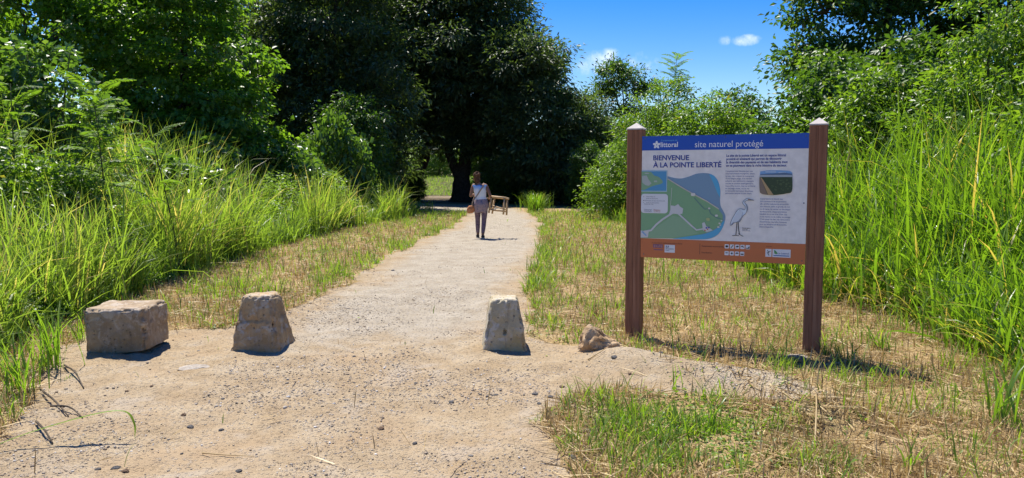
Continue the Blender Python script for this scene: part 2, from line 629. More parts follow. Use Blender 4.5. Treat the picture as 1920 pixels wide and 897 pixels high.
def make_tree(name, label, cat, group, x, y, rotz, trunks, blobs, n_cl, per, cl_r, L, W, seed, mat, shell=.5, scale=1.0, twigs=26, **k):
    """trunks: list of (control points, base radius, top radius); blobs of the crown in the tree's own frame"""
    root = empty(name, (x, y, float(gz(x, y)) - .03), rotz)
    tag(root, label, cat, group)
    root.scale = (scale,) * 3
    for i, (ctrl, r0, r1) in enumerate(trunks):
        p = smooth_path(ctrl, 8)
        t = np.linspace(0, 1, len(p))
        rad = r0 + (r1 - r0) * t ** .7 + r0 * .55 * np.exp(-t * 14)
        V, T = tube_arrays(p, rad, 11)
        rng = np.random.default_rng(seed + i)
        V = V + rng.normal(size=V.shape) * r0 * .05
        obj('trunk', mesh_np('trunk', V, T, smooth=True), M['bark'], root)
    me, C = crown_mesh('crown', blobs, n_cl, per, cl_r, L, W, seed, shell, **k)
    # limbs from trunk tops to blobs, twigs into the leaf clumps
    rng = np.random.default_rng(seed + 99)
    tops = [np.array(tr[0][-1], float) for tr in trunks]
    mids = [np.array(tr[0][len(tr[0]) // 2], float) for tr in trunks]
    for bi, bl in enumerate(blobs[:7]):
        c = np.array(bl[:3], float)
        s = min(tops + mids, key=lambda q: np.linalg.norm(q - c))
        if np.linalg.norm(c - s) < .3:
            c = c + np.array([.4, .3, .6])
        mid = (s + c) / 2 + rng.normal(size=3) * .2
        rr = trunks[0][2] * .75
        obj('limb', limb_mesh('limb', [s, mid, c], rr, rr * .35, 7, .02, seed + bi), M['bark'], root)
    if twigs:
        parts = []
        for c in C[rng.choice(len(C), min(twigs, len(C)), replace=False)]:
            b = blobs[int(np.argmin([np.linalg.norm((c - np.array(q[:3])) / np.array(q[3:6])) for q in blobs]))]
            s = np.array(b[:3])
            mid = s * .5 + c * .5 + rng.normal(size=3) * .15
            p = smooth_path([s, mid, c], 4)
            parts.append(tube_arrays(p, np.linspace(trunks[0][2] * .3, .012, len(p)), 5))
        V, T = merge(parts)
        o = obj('branches', mesh_np('branches', V, T, smooth=True), M['bark'], root)
        o['kind'] = 'stuff'
    o = obj('crown', me, mat, root)
    o['kind'] = 'stuff'
    return root


FARG = 'tall dark trees arching over the end of the path'
# the big tree whose thick trunk stands right of the gap
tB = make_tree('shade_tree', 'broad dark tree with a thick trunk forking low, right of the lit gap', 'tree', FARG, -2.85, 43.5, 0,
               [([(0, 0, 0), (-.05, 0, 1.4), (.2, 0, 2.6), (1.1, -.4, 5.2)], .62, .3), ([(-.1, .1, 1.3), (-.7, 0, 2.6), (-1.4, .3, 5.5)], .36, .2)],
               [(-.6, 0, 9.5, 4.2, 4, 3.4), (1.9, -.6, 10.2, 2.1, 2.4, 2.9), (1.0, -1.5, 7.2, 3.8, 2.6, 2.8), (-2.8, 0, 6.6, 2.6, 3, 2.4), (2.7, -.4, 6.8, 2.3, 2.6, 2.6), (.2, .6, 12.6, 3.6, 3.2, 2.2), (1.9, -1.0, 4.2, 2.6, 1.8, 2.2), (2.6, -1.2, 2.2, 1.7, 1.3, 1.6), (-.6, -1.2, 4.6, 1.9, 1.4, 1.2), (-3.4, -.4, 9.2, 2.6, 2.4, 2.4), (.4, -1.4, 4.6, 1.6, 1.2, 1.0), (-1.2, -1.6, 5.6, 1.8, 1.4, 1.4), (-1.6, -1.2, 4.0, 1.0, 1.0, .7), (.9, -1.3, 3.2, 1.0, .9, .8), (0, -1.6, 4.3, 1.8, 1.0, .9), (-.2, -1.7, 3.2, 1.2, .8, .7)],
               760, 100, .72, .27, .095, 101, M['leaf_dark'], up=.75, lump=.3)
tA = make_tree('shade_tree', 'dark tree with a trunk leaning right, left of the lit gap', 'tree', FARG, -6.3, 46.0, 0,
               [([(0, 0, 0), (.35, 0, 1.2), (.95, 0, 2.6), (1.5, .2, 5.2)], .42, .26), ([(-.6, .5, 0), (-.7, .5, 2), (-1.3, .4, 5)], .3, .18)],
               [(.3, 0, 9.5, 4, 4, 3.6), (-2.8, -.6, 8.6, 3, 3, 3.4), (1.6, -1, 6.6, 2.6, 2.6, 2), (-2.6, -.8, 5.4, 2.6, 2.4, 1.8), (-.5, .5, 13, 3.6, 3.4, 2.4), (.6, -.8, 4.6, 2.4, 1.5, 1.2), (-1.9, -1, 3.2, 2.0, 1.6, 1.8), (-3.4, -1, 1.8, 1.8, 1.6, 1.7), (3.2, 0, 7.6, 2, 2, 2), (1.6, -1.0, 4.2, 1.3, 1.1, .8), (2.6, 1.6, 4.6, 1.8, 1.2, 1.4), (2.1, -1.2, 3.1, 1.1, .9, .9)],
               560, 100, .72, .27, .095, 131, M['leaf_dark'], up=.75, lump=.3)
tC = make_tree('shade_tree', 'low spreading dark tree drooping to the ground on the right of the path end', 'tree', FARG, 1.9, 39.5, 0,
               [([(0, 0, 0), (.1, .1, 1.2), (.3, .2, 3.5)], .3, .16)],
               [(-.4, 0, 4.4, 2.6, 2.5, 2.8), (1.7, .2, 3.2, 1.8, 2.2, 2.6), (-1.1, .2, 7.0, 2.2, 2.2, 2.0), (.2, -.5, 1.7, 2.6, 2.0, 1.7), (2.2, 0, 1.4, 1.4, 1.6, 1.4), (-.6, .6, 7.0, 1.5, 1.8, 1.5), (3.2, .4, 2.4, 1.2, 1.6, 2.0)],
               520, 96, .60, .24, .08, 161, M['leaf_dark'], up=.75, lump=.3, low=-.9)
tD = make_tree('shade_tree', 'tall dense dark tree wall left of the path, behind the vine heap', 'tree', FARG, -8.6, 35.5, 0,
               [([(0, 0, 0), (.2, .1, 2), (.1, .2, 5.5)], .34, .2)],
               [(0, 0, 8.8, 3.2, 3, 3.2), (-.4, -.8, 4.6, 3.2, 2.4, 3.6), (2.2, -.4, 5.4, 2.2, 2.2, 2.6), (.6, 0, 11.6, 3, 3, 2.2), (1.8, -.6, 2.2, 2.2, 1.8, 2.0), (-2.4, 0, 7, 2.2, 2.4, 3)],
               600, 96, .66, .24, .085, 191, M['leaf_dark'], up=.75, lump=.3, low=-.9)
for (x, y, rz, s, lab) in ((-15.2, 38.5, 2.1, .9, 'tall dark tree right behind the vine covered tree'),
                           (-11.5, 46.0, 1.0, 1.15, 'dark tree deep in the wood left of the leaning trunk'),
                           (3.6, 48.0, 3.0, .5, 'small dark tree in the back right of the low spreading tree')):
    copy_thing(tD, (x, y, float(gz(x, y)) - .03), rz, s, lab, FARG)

# vine covered tree on the left
tF = make_tree('vine_covered_tree', 'tree smothered in bright climbing vines forming a leaning dome, left of the dark wood', 'tree', None, -9.9, 22.5, 0,
               [([(0, 0, 0), (.1, 0, 2), (.2, 0, 4.2)], .22, .12)],
               [(-.2, 0, 4.4, 2.1, 2.0, 2.5), (.5, -.4, 3.0, 2.0, 1.7, 2.2), (1.2, -.2, 1.9, 1.6, 1.5, 1.7), (-1.2, 0, 3.2, 1.7, 1.6, 2.2), (.1, .2, 6.3, 1.5, 1.5, 1.4), (-.8, -.5, 1.3, 1.9, 1.4, 1.3), (2.1, 0, 1.0, 1.2, 1.2, 1.0)],
               620, 56, .38, .15, .11, 211, M['leaf_vine'], shell=.80, droop=.4, low=-.9, flat=.32, up=.9, lump=.36)
# leafy trees at the upper left with sky showing through
LEFTG = 'leafy trees at the upper left with sky between the leaves'
tG = make_tree('leafy_tree', 'leafy tree with blue sky between its leaves, at the left edge', 'tree', LEFTG, -15.2, 22.5, 0,
               [([(0, 0, 0), (.2, 0, 2), (.5, .2, 4.4)], .2, .11), ([(.3, .2, 0), (.9, .2, 2.4), (1.6, .1, 4.6)], .15, .09)],
               [(.3, 0, 5.6, 1.8, 1.8, 1.5), (2.0, 0, 4.4, 1.6, 1.5, 1.3), (-1.2, 0, 4.2, 1.5, 1.5, 1.3), (1.4, .3, 7.2, 1.7, 1.7, 1.2), (.2, -.4, 3.0, 1.5, 1.3, .9), (3.2, 0, 6.2, 1.4, 1.4, 1.2)],
               230, 46, .5, .19, .12, 231, M['leaf_vine'], shell=.35, flat=.6)
copy_thing(tG, (-15.0, 30.0, float(gz(-15.0, 30))), 2.4, 1.25, 'leafy tree with glints of sky, just left of the vine covered tree', LEFTG)
copy_thing(tG, (-19.5, 27.0, float(gz(-19.5, 27))), 4.2, 1.2, 'leafy tree farthest back behind the left edge shrubs', LEFTG)

# right side trees
tR = make_tree('tall_tree', 'tall tree with an upright trunk and layered leafy branches against the sky, behind the sign', 'tree', None, 10.0, 20.5, 0,
               [([(0, 0, 0), (-.1, 0, 2), (.1, 0, 4.4), (.2, 0, 7.4)], .17, .08), ([(.2, .2, .4), (.9, .3, 2.4), (1.6, .3, 4.6)], .11, .06)],
               [(-.3, 0, 6.8, 1.7, 1.6, 1.2), (-1.6, -.1, 4.8, 1.3, 1.3, .8), (-1.0, .2, 3.3, 1.5, 1.4, .8), (1.2, 0, 5.4, 1.5, 1.5, 1.1), (1.7, .1, 3.6, 1.5, 1.4, 1.1), (-1.2, .2, 6.2, 1.2, 1.3, .8), (.8, 0, 7.8, 1.9, 1.7, 1.0), (.3, .4, 2.2, 1.8, 1.5, .8), (2.6, 0, 6.6, 1.5, 1.5, 1.2), (-1.7, 0, 3.5, 1.0, 1.1, .7), (-1.6, 0, 5.9, .9, 1, .6), (.4, -.3, 4.6, 1.5, 1.2, .9)],
               640, 54, .46, .15, .075, 251, M['leaf_mid'], shell=.3, twigs=60)
copy_thing(tR, (13.6, 18.5, float(gz(13.6, 18.5))), 2.2, 1.08, 'tall shady tree in the top right corner behind the shrub slope')
tT = make_tree('distant_tree', 'thin distant tree with an open crown on the skyline left of the sign', 'tree', None, 7.2, 50, 0,
               [([(0, 0, 0), (.1, 0, 2.5), (0, 0, 5.5)], .2, .1), ([(.2, 0, .4), (.9, 0, 3), (1.2, .1, 5.4)], .14, .08), ([(-.2, 0, .4), (-.7, 0, 3), (-1.1, .1, 5.2)], .12, .08)],
               [(0, 0, 7.6, 1.9, 1.8, 1.4), (1.6, 0, 6.8, 1.2, 1.4, 1.1), (-1.5, 0, 6.6, 1.2, 1.3, 1.1), (0, 0, 5.2, 1.9, 1.4, 1.0), (-.6, .2, 8.6, 1.1, 1.1, .8)],
               150, 46, .55, .24, .10, 271, M['leaf_mid'], shell=.3, twigs=50, scale=.88)


# ------------------------------------------------------------------ shrubs
def make_shrub(name, label, cat, group, x, y, rotz, blobs, n_cl, per, cl_r, L, W, seed, mat, scale=1.0, stems=7, **k):
    root = empty(name, (x, y, float(gz(x, y)) - .03), rotz)
    root.scale = (scale,) * 3 if isinstance(scale, (int, float)) else scale
    tag(root, label, cat, group)
    me, C = crown_mesh('foliage', blobs, n_cl, per, cl_r, L, W, seed, k.pop('shell', .55), low=k.pop('low', -.9), **k)
    rng = np.random.default_rng(seed + 5)
    parts = []
    for c in C[rng.choice(len(C), stems * 3)]:
        s = np.array([c[0] * .25 + rng.normal() * .05, c[1] * .25 + rng.normal() * .05, 0])
        mid = np.array([c[0] * .55, c[1] * .55, c[2] * .6])
        p = smooth_path([s, mid, c], 5)
        parts.append(tube_arrays(p, np.linspace(.022, .006, len(p)), 5))
    V, T = merge(parts)
    o = obj('stems', mesh_np('stems', V, T, smooth=True), M['stem'], root)
    o['kind'] = 'stuff'
    o = obj('foliage', me, mat, root)
    o['kind'] = 'stuff'
    return root


BUSHG = 'leafy shrubs along the right bank'
DOME = [(0, 0, 1.35, 1.25, 1.1, 1.25), (.8, .1, .9, .95, .9, .95), (-.8, .1, .85, .95, .9, .9), (.2, -.3, 2.2, .8, .75, .75), (-.2, -.5, .6, 1.0, .7, .6)]
TALLB = [(0, 0, 1.6, 1.1, 1.1, 1.4), (.7, 0, 2.4, .8, .8, .9), (-.7, .1, 1.1, .9, .9, 1.1), (-.2, -.2, 3.1, .7, .7, .7), (.8, -.2, .8, .9, .8, .8)]
b0 = make_shrub('shrub', 'bright leafy shrub of small leaves immediately right of the sign, topping the tall grass', 'shrub', BUSHG, 6.35, 13.5, 0,
                DOME, 420, 44, .24, .085, .042, 301, M['leaf_bright'], 1.05)
b1 = make_shrub('shrub', 'tall yellowish green shrub rising against the sky at the upper right', 'shrub', BUSHG, 7.2, 11.3, .6,
                TALLB, 440, 44, .22, .08, .036, 311, M['leaf_bright'], 1.05, up=.4)
b2 = make_shrub('shrub', 'dark glossy shrub behind the right post of the sign', 'shrub', BUSHG, 6.9, 16.8, .3,
                DOME, 400, 44, .25, .10, .055, 321, M['leaf_mid'], 1.25)
for src, x, y, rz, s, lab in ((b1, 4.75, 24.5, 2.0, 1.2, 'tall light green shrub rising behind the left post of the sign'),
                              (b0, 3.75, 26.5, 1.0, .95, 'bright shrub at the path side, left of the sign'),
                              (b0, 5.7, 20.5, 3.6, 1.2, 'light green shrub showing over the middle of the sign'),
                              (b2, 4.6, 29.5, 1.2, 1.05, 'darker shrub beside the low spreading tree'),
                              (b0, 8.1, 18.8, 5.0, 1.25, 'sunlit shrub under the tall tree behind the sign'),
                              (b2, 7.6, 13.8, 4.1, 1.15, 'shaded shrub in the dip between the two bright right shrubs'),
                              (b1, 8.9, 10.6, 3.4, 1.15, 'highest yellowish shrub at the right edge of the photo'),
                              (b0, 7.6, 8.9, 2.5, 1.05, 'near sunlit shrub at the right edge above the wide grass'),
                              (b2, 9.6, 14.2, .9, 1.3, 'dark shrub high on the bank below the corner tree'),
                              (b1, 6.9, 23.5, 5.2, .72, 'slender shrub on the skyline right of the light green one'),
                              (b2, 8.3, 27.0, 3.3, 1.2, 'far shrub in the row behind the sign panel'),
                              (b1, 5.9, 31.5, 1.1, 1.0, 'far pale shrub below the distant tree'),
                              (b0, 11.6, 22.0, 2.2, 1.4, 'big shrub behind the tall tree trunk')):
    copy_thing(src, (x, y, float(gz(x, y)) - .03), rz, s, lab, BUSHG)

make_shrub('young_tree', 'young tree with round glinting leaves standing left of the feathery sapling', 'young tree', None, -7.75, 12.6, 0,
           [(0, 0, 2.5, .62, .6, .55), (.45, .1, 2.0, .5, .5, .45), (-.4, 0, 1.9, .5, .5, .5), (.1, 0, 1.2, .5, .5, .5)], 120, 26, .2, .105, .085, 391, M['leaf_broad'], 1.05, droop=.25)


def sample_depth_simple(a, b_, r):
    return a + (b_ - a) * r.random() ** 1.4


LBG = 'low shrubs and weeds among the left grass'
l1 = make_shrub('weedy_shrub', 'yellow green weedy shrub at the left edge above the tall grass', 'shrub', LBG, -6.85, 9.6, 0,
                [(0, 0, .95, .9, .8, .75), (.7, .1, .8, .7, .7, .65), (-.7, 0, 1.0, .7, .7, .7), (.1, -.3, .5, .9, .6, .45)], 330, 40, .18, .07, .045, 341, M['leaf_bright'], 1.0)
l5 = make_shrub('broadleaf_weed', 'broad leaved weeds topping the tall grass in front of the vine covered tree', 'weed', LBG, -7.3, 15.2, 0,
                [(0, 0, .95, .9, .7, .7), (.8, .2, .8, .7, .6, .6), (-.8, 0, .75, .8, .7, .6)], 150, 26, .24, .15, .11, 351, M['leaf_broad'], .95, droop=.2)
for src, x, y, rz, s, lab in ((l1, -6.0, 10.2, 2.2, (.38, .38, .86), 'dark hearted upright shrub under the feathery sapling'),
                              (l1, -9.0, 12.5, 1.2, 1.15, 'yellow green shrub second in depth at the left edge'),
                              (l5, -8.0, 19.5, 1.4, 1.1, 'broad leaved weeds below the bright edge of the vine dome'),
                              (l5, -7.0, 22.8, 2.6, 1.15, 'sunlit creeper heap at the foot of the dark wood'),
                              (l5, -6.1, 26.0, .7, (.9, .9, 1.9), 'tall heap of pale creeper leaves beside the dark trunks'),
                              (l5, -5.5, 29.5, 4.2, .9, 'last creeper heap before the path bends into shade'),
                              (l1, -11.0, 16.5, .4, 1.5, 'wide shrub between the left edge and the vine covered tree'),
                              (l1, -13.5, 18.5, 2.9, 1.6, 'shaded shrub below the leafy left trees')):
    copy_thing(src, (x, y, float(gz(x, y)) - .03), rz, s, lab, LBG)
wr_ = np.random.default_rng(91)
for i in range(24):
    y = float(sample_depth_simple(10.5, 27, wr_))
    x = float(itp(XL_P, y)) - 1.3 - 2.4 * float(wr_.random())
    src = l5 if i % 3 else l1
    copy_thing(src, (x, y, float(gz(x, y)) - .05), float(wr_.random() * 6.28), (.36 + .34 * float(wr_.random())) * (1.0 if y > 11 else .75),
               'small leafy weed half sunk in the tall left grass', 'small weeds among the tall left grass')
for x, y, rz, s, lab in ((-6.6, 29.5, 1.0, 1.35, 'shaded dark shrub in front of the tree wall left of the path'),
                         (-7.4, 41.0, 2.0, .9, 'dark shrub under the leaning trunk'),
                         (-5.9, 44.2, 1.0, .62, 'small dark shrub against the foot of the leaning trunk'),
                         (-9.2, 38.5, 3.0, 1.4, 'dark shrub deep in the wood shade'),
                         (-.2, 41.0, 4.0, .95, 'dark shrub right of the thick trunk, behind the walker'),
                         (3.9, 36.0, 5.0, 1.0, 'dark shrub at the right end of the low spreading tree'),
                         (-11.5, 29.0, 5.6, 1.6, 'dark shrub behind the vine dome')):
    copy_thing(b2, (x, y, float(gz(x, y)) - .03), rz, s, lab, 'dark undergrowth below the far trees')
for x, y, rz, s, lab in ((-8.6, 84, 1.0, 1.9, 'sunlit shrub seen through the gap between the trunks'),
                         (-4.6, 88, 2.0, 1.8, 'sunlit shrub beyond the thick trunk'),
                         (-14.0, 86, 3.0, 1.9, 'sunlit shrub beyond the leaning trunk')):
    copy_thing(b0, (x, y, float(gz(x, y)) - .03), rz, s, lab, 'sunlit shrubs beyond the dark trees')


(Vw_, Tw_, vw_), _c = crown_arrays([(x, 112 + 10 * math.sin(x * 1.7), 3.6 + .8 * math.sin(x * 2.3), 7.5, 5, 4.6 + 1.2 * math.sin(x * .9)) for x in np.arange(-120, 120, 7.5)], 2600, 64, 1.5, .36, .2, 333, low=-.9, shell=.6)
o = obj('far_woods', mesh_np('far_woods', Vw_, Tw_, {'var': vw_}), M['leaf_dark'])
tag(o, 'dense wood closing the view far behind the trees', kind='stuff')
for x, y, rz, s, lab in ((.9, 44.5, .4, 1.25, 'dark shrub behind the thick trunk, to its right'),
                         (3.0, 45.5, 1.9, 1.5, 'dark shrub behind the low spreading tree'),
                         (-8.9, 46.5, 3.1, 1.4, 'dark shrub left of the leaning trunk'),
                         (-.9, 47.5, 4.4, 1.5, 'dark shrub farthest back behind the thick trunk'),
                         (6.6, 42.0, 5.2, 1.3, 'dark shrub behind the small light shrubs left of the sign'),
                         (-13.0, 42.0, 2.7, 1.7, 'dark shrub at the far left of the wood shade')):
    copy_thing(b2, (x, y, float(gz(x, y)) - .03), rz, s, lab, 'dark undergrowth below the far trees')


# feathery saplings: stem and single fronds
def frond_arrays(L, npair, ll, lw, arch, seed):
    rng = np.random.default_rng(seed)
    t = np.linspace(0, 1, 9)
    p = np.stack([L * t, np.zeros(9), L * (.42 * t - arch * .55 * t ** 2)], 1)
    V0, T0 = tube_arrays(p, np.linspace(.006, .002, 9), 4)
    ts = np.linspace(.12, 1, npair)
    base = np.stack([np.interp(ts, t, p[:, i]) for i in range(3)], 1)
    tg = nrm(np.gradient(base, axis=0))
    side = np.array([0, 1.0, 0])
    P = np.vstack([base, base])
    D = np.vstack([tg * .35 + side, tg * .35 - side]) + rng.normal(size=(2 * npair, 3)) * .08
    N = np.tile([0, 0, 1.0], (2 * npair, 1)) + rng.normal(size=(2 * npair, 3)) * .2
    prof = np.sin(np.pi * np.clip(ts * .88 + .1, 0, 1)) ** .6
    l = ll * np.tile(prof, 2)
    V1, T1, v1 = leaf_arrays(P, D, N, l, np.full(2 * npair, lw), np.clip(.3 + .4 * rng.random(2 * npair), 0, 1), .05, .15)
    V, T = merge([(V0, T0), (V1, T1)])
    return mesh_np('frond', V, T, {'var': np.concatenate([np.full(len(V0), .3), v1])})


fronds = [frond_arrays(.66, 20, .16, .030, .75, 1), frond_arrays(.58, 18, .14, .028, 1.0, 2), frond_arrays(.74, 22, .15, .030, .6, 3)]


def sapling(label, x, y, h, n, seed, group, fs=1.0):
    rng = np.random.default_rng(seed)
    root = tag(empty('feathery_sapling', (x, y, float(gz(x, y)) - .02), rng.random() * 6), label, 'sapling', group)
    lean = rng.normal(size=2) * .06 * h
    ctrl = [(0, 0, 0), (lean[0] * .3, lean[1] * .3, h * .4), (lean[0], lean[1], h)]
    obj('stem', limb_mesh('stem', ctrl, .02, .006, 6), M['stem'], root)
    for i in range(n):
        t = .42 + .58 * (i + .5) / n
        o = obj('frond', fronds[i % 3], M['frond'], root, (lean[0] * t, lean[1] * t, h * t), i * 2.4 + rng.random() * .4, fs * (1.15 - .5 * t) * (.85 + .3 * rng.random()))
        o.rotation_euler = (rng.normal() * .12, -.1 + rng.normal() * .15 - .5 * (t - .6), i * 2.4)
    return root


SAPG = 'feathery saplings standing out of the left grass'
sapling('feathery sapling with ladder like leaves rising highest out of the left grass', -5.6, 10.4, 2.7, 34, 1, SAPG, 1.15)
sapling('small feathery sapling near the left edge above the weedy shrub', -6.9, 10.4, 2.45, 20, 2, SAPG, .95)
sapling('slim feathery sapling leaning right of the tallest one', -5.0, 11.2, 2.3, 10, 3, SAPG, 1.0)
sapling('feathery sapling against the sky behind the left sign post', 5.3, 25.2, 5.3, 70, 4, None, 1.25)


# ------------------------------------------------------------------ grass
def blade_arrays(P, yaw, L, W, lean, curl, var, segs=4, tipdry=.0, seed=0):
    n = len(P)
    t = np.linspace(0, 1, segs + 1)
    ang = lean[:, None] + curl[:, None] * t[None, :] ** 1.6
    ds = L[:, None] / segs
    hx = np.concatenate([np.zeros((n, 1)), np.cumsum(np.sin(ang[:, :-1]) * ds, 1)], 1)
    hz = np.concatenate([np.zeros((n, 1)), np.cumsum(np.cos(ang[:, :-1]) * ds, 1)], 1)
    c, s = np.cos(yaw), np.sin(yaw)
    X = P[:, 0:1] + hx * c[:, None]
    Y = P[:, 1:2] + hx * s[:, None]
    Z = P[:, 2:3] + hz
    rng = np.random.default_rng(seed)
    tw = rng.normal(size=n) * .9
    sx = (-s * np.cos(tw) + c * .0)
    sy = (c * np.cos(tw))
    sz = np.sin(tw) * .6
    w = W[:, None] * (.55 + .9 * t - 1.45 * t ** 2.2)[None, :] * .5
    w = np.maximum(w, 0)
    Lf = np.stack([X - sx[:, None] * w, Y - sy[:, None] * w, Z - sz[:, None] * w], -1)
    Rt = np.stack([X + sx[:, None] * w, Y + sy[:, None] * w, Z + sz[:, None] * w], -1)
    m = 2 * segs + 1
    V = np.empty((n, m, 3))
    V[:, 0:2 * segs:2] = Lf[:, :segs]
    V[:, 1:2 * segs:2] = Rt[:, :segs]
    V[:, 2 * segs] = np.stack([X[:, -1], Y[:, -1], Z[:, -1]], -1)
    tri = []
    for i in range(segs - 1):
        a = 2 * i
        tri += [(a, a + 1, a + 3), (a, a + 3, a + 2)]
    a = 2 * (segs - 1)
    tri.append((a, a + 1, a + 2))
    T = (np.arange(n)[:, None, None] * m + np.array(tri)[None]).reshape(-1, 3)
    vv = np.repeat(var[:, None], m, 1)
    tl = np.concatenate([np.repeat(t[:segs], 2), [1.0]])
    if tipdry:
        vv = vv + tipdry * (rng.random(n)[:, None] ** 3) * smoothstep(.55, 1, tl)[None, :]
    return V.reshape(-1, 3), T, np.clip(vv, 0, 1).ravel()


def build_stuff(name, arrs, mat, label=None):
    k, Vs, Ts, vs = 0, [], [], []
    for V, T, v in arrs:
        Vs.append(V)
        Ts.append(T + k)
        vs.append(v)
        k += len(V)
    o = obj(name, mesh_np(name, np.vstack(Vs), np.vstack(Ts), {'var': np.concatenate(vs)}), mat)
    o['kind'] = 'stuff'
    if label:
        o['label'] = label
    return o


def sample_depth(n, y0, y1, rng, k=9.0):
    """depths with density falling off with distance"""
    y = np.linspace(y0, y1, 400)
    w = 1 / (1 + (y / k) ** 2)
    c = np.cumsum(w)
    return np.interp(rng.random(n) * c[-1], c, y)


def tussocks(n_t, per, y0, y1, edge, width, side, seed, spread=.11, k=10.0, rag=.6):
    rng = np.random.default_rng(seed)
    y = sample_depth(n_t, y0, y1, rng, k)
    d = rng.random(n_t) ** 1.35 * width
    e = itp(edge, y) + side * rag * (fbm(y * .9, y * 0 + seed, seed, 3) - .35)
    x = e + side * d
    ci = np.repeat(np.arange(n_t), per)
    n = n_t * per
    px = x[ci] + rng.normal(size=n) * spread
    py = y[ci] + rng.normal(size=n) * spread
    hh = .55 + .9 * rng.random(n_t)
    return rng, px, py, d[ci], hh[ci], ci


# left: mixed grass in clumps over a low tangle of leafy weeds
rng, px, py, dd, hh, ci = tussocks(2700, 20, 4.6, 31, XL_P, 5.5, -1, 401)
keep = (py > 4.2) & (np.hypot(px, py) > 4.6)
px, py, dd, hh, ci = px[keep], py[keep], dd[keep], hh[keep], ci[keep]
n = len(px)
hmax = np.interp(py, [4, 6, 8, 10, 14, 20, 27, 32], [.5, .75, 1.05, 1.4, 1.55, 1.4, 1.1, .8])
clump = smoothstep(.38, .58, fbm(px * .75 + 5, py * .5, 97, 3))
Lg = hmax * (.38 + .50 * clump + .12 * smoothstep(0, 1.5, dd)) * hh * (.5 + .7 * rng.random(n)) + .12
var = np.clip(.10 + .45 * rng.random(n) + .30 * clump + .14 * np.sin(ci * 1.7) + (rng.random(n) > .955) * .5, 0, 1)
A = blade_arrays(np.stack([px, py, gz(px, py) - .02], 1), rng.random(n) * 6.283, Lg, (.011 + .018 * rng.random(n) ** 1.5) * (1 + py / 28), rng.gamma(2, .13, n), .3 + 1.7 * rng.random(n) ** 1.6, var, 4, .3, 1)
nl = 150000
ly = sample_depth(nl, 7.2, 30, rng, 12)
lx = itp(XL_P, ly) - .15 - 5.4 * rng.random(nl) ** 1.2
pat = fbm(lx * 1.1, ly * .8, 103, 4)
kk = rng.random(nl) < .25 + 1.1 * smoothstep(.38, .56, pat)
lx, ly, pat = lx[kk], ly[kk], pat[kk]
nl = len(lx)
edge_ = smoothstep(0, 1.2, itp(XL_P, ly) - lx)
lz = gz(lx, ly) + (.10 + 1.05 * edge_ * (.42 + .9 * smoothstep(.42, .66, pat))) * rng.random(nl) ** .6
LV, LT, Lv = leaf_arrays(np.stack([lx, ly, lz], 1), rng.normal(size=(nl, 3)) * np.array([1, 1, .45]), np.array([0, 0, 1.0]) + rng.normal(size=(nl, 3)) * .32,
                         (.035 + .07 * rng.random(nl) ** 2) * (1 + ly / 40), (.022 + .04 * rng.random(nl) ** 2) * (1 + ly / 40), np.clip(.1 + .6 * rng.random(nl) + .35 * (pat - .5), 0, 1))
M['leaf_weed'] = leaf_mat('weed_leaf', ((0, (.085, .155, .028)), (.55, (.16, .265, .044)), (1, (.25, .34, .07))), .5, .42, .45)
build_stuff('weed_cover', [(LV, LT, Lv)], M['leaf_weed'], 'low tangle of small leaved weeds filling the left bank')
# flowering stalks
ns = 150
sy = sample_depth(ns, 8, 28, rng)
sx = itp(XL_P, sy) - .5 - rng.random(ns) * 4
hs_ = np.interp(sy, [4, 7, 10, 14, 20, 27, 32], [.6, .8, 1.3, 1.5, 1.4, 1.1, .8]) * (.9 + .35 * rng.random(ns))
B_ = blade_arrays(np.stack([sx, sy, gz(sx, sy)], 1), rng.random(ns) * 6.28, hs_, np.full(ns, .006), .04 + .08 * rng.random(ns), .1 + .2 * rng.random(ns), np.full(ns, .9), 4, 0, 2)
build_stuff('tall_grass', [A, B_], M['grass_tall'], 'tall fine green grass on the left of the path')

# right: tall wide bladed grass
rng, px, py, dd, hh, ci = tussocks(1050, 22, 4.6, 27, XR_P, 4.4, 1, 431, .15, 9.0, .8)
keep = np.hypot(px, py) > 4.4
px, py, dd, hh, ci = px[keep], py[keep], dd[keep], hh[keep], ci[keep]
n = len(px)
hmax = np.interp(py, [4, 6, 8, 10, 16, 22, 28], [.8, 1.2, 2.0, 2.1, 1.8, 1.3, .9])
Lg = hmax * (.4 + .6 * smoothstep(0, 1.4, dd)) * (.6 + .4 * hh) * (.5 + .65 * rng.random(n)) + .12
var = np.clip(.1 + .6 * rng.random(n) + .18 * np.sin(ci * 2.3) + (rng.random(n) > .93) * .5, 0, 1)
A = blade_arrays(np.stack([px, py, gz(px, py) - .02], 1), rng.random(n) * 6.283, Lg, .020 + .034 * rng.random(n) ** 1.4, rng.gamma(2, .11, n), .2 + 1.7 * rng.random(n) ** 1.7, var, 6, .35, 3)
ns = 90
sy = sample_depth(ns, 6.5, 22, rng)
sx = itp(XR_P, sy) + .4 + rng.random(ns) * 3.5
hs_ = np.interp(sy, [4, 6, 8, 10, 16, 22, 28], [.8, 1.2, 1.9, 2.1, 1.9, 1.4, .9]) * (.7 + .5 * rng.random(ns))
B_ = blade_arrays(np.stack([sx, sy, gz(sx, sy)], 1), rng.random(ns) * 6.28, hs_, np.full(ns, .008), .05 + .25 * rng.random(ns), .1 + .5 * rng.random(ns), .93 + .07 * rng.random(ns), 5, 0, 12)
nb = 1500                                                    # bent dead blades low in the stand
sy = sample_depth(nb, 5.5, 16, rng)
sx = itp(XR_P, sy) + rng.random(nb) * 1.6
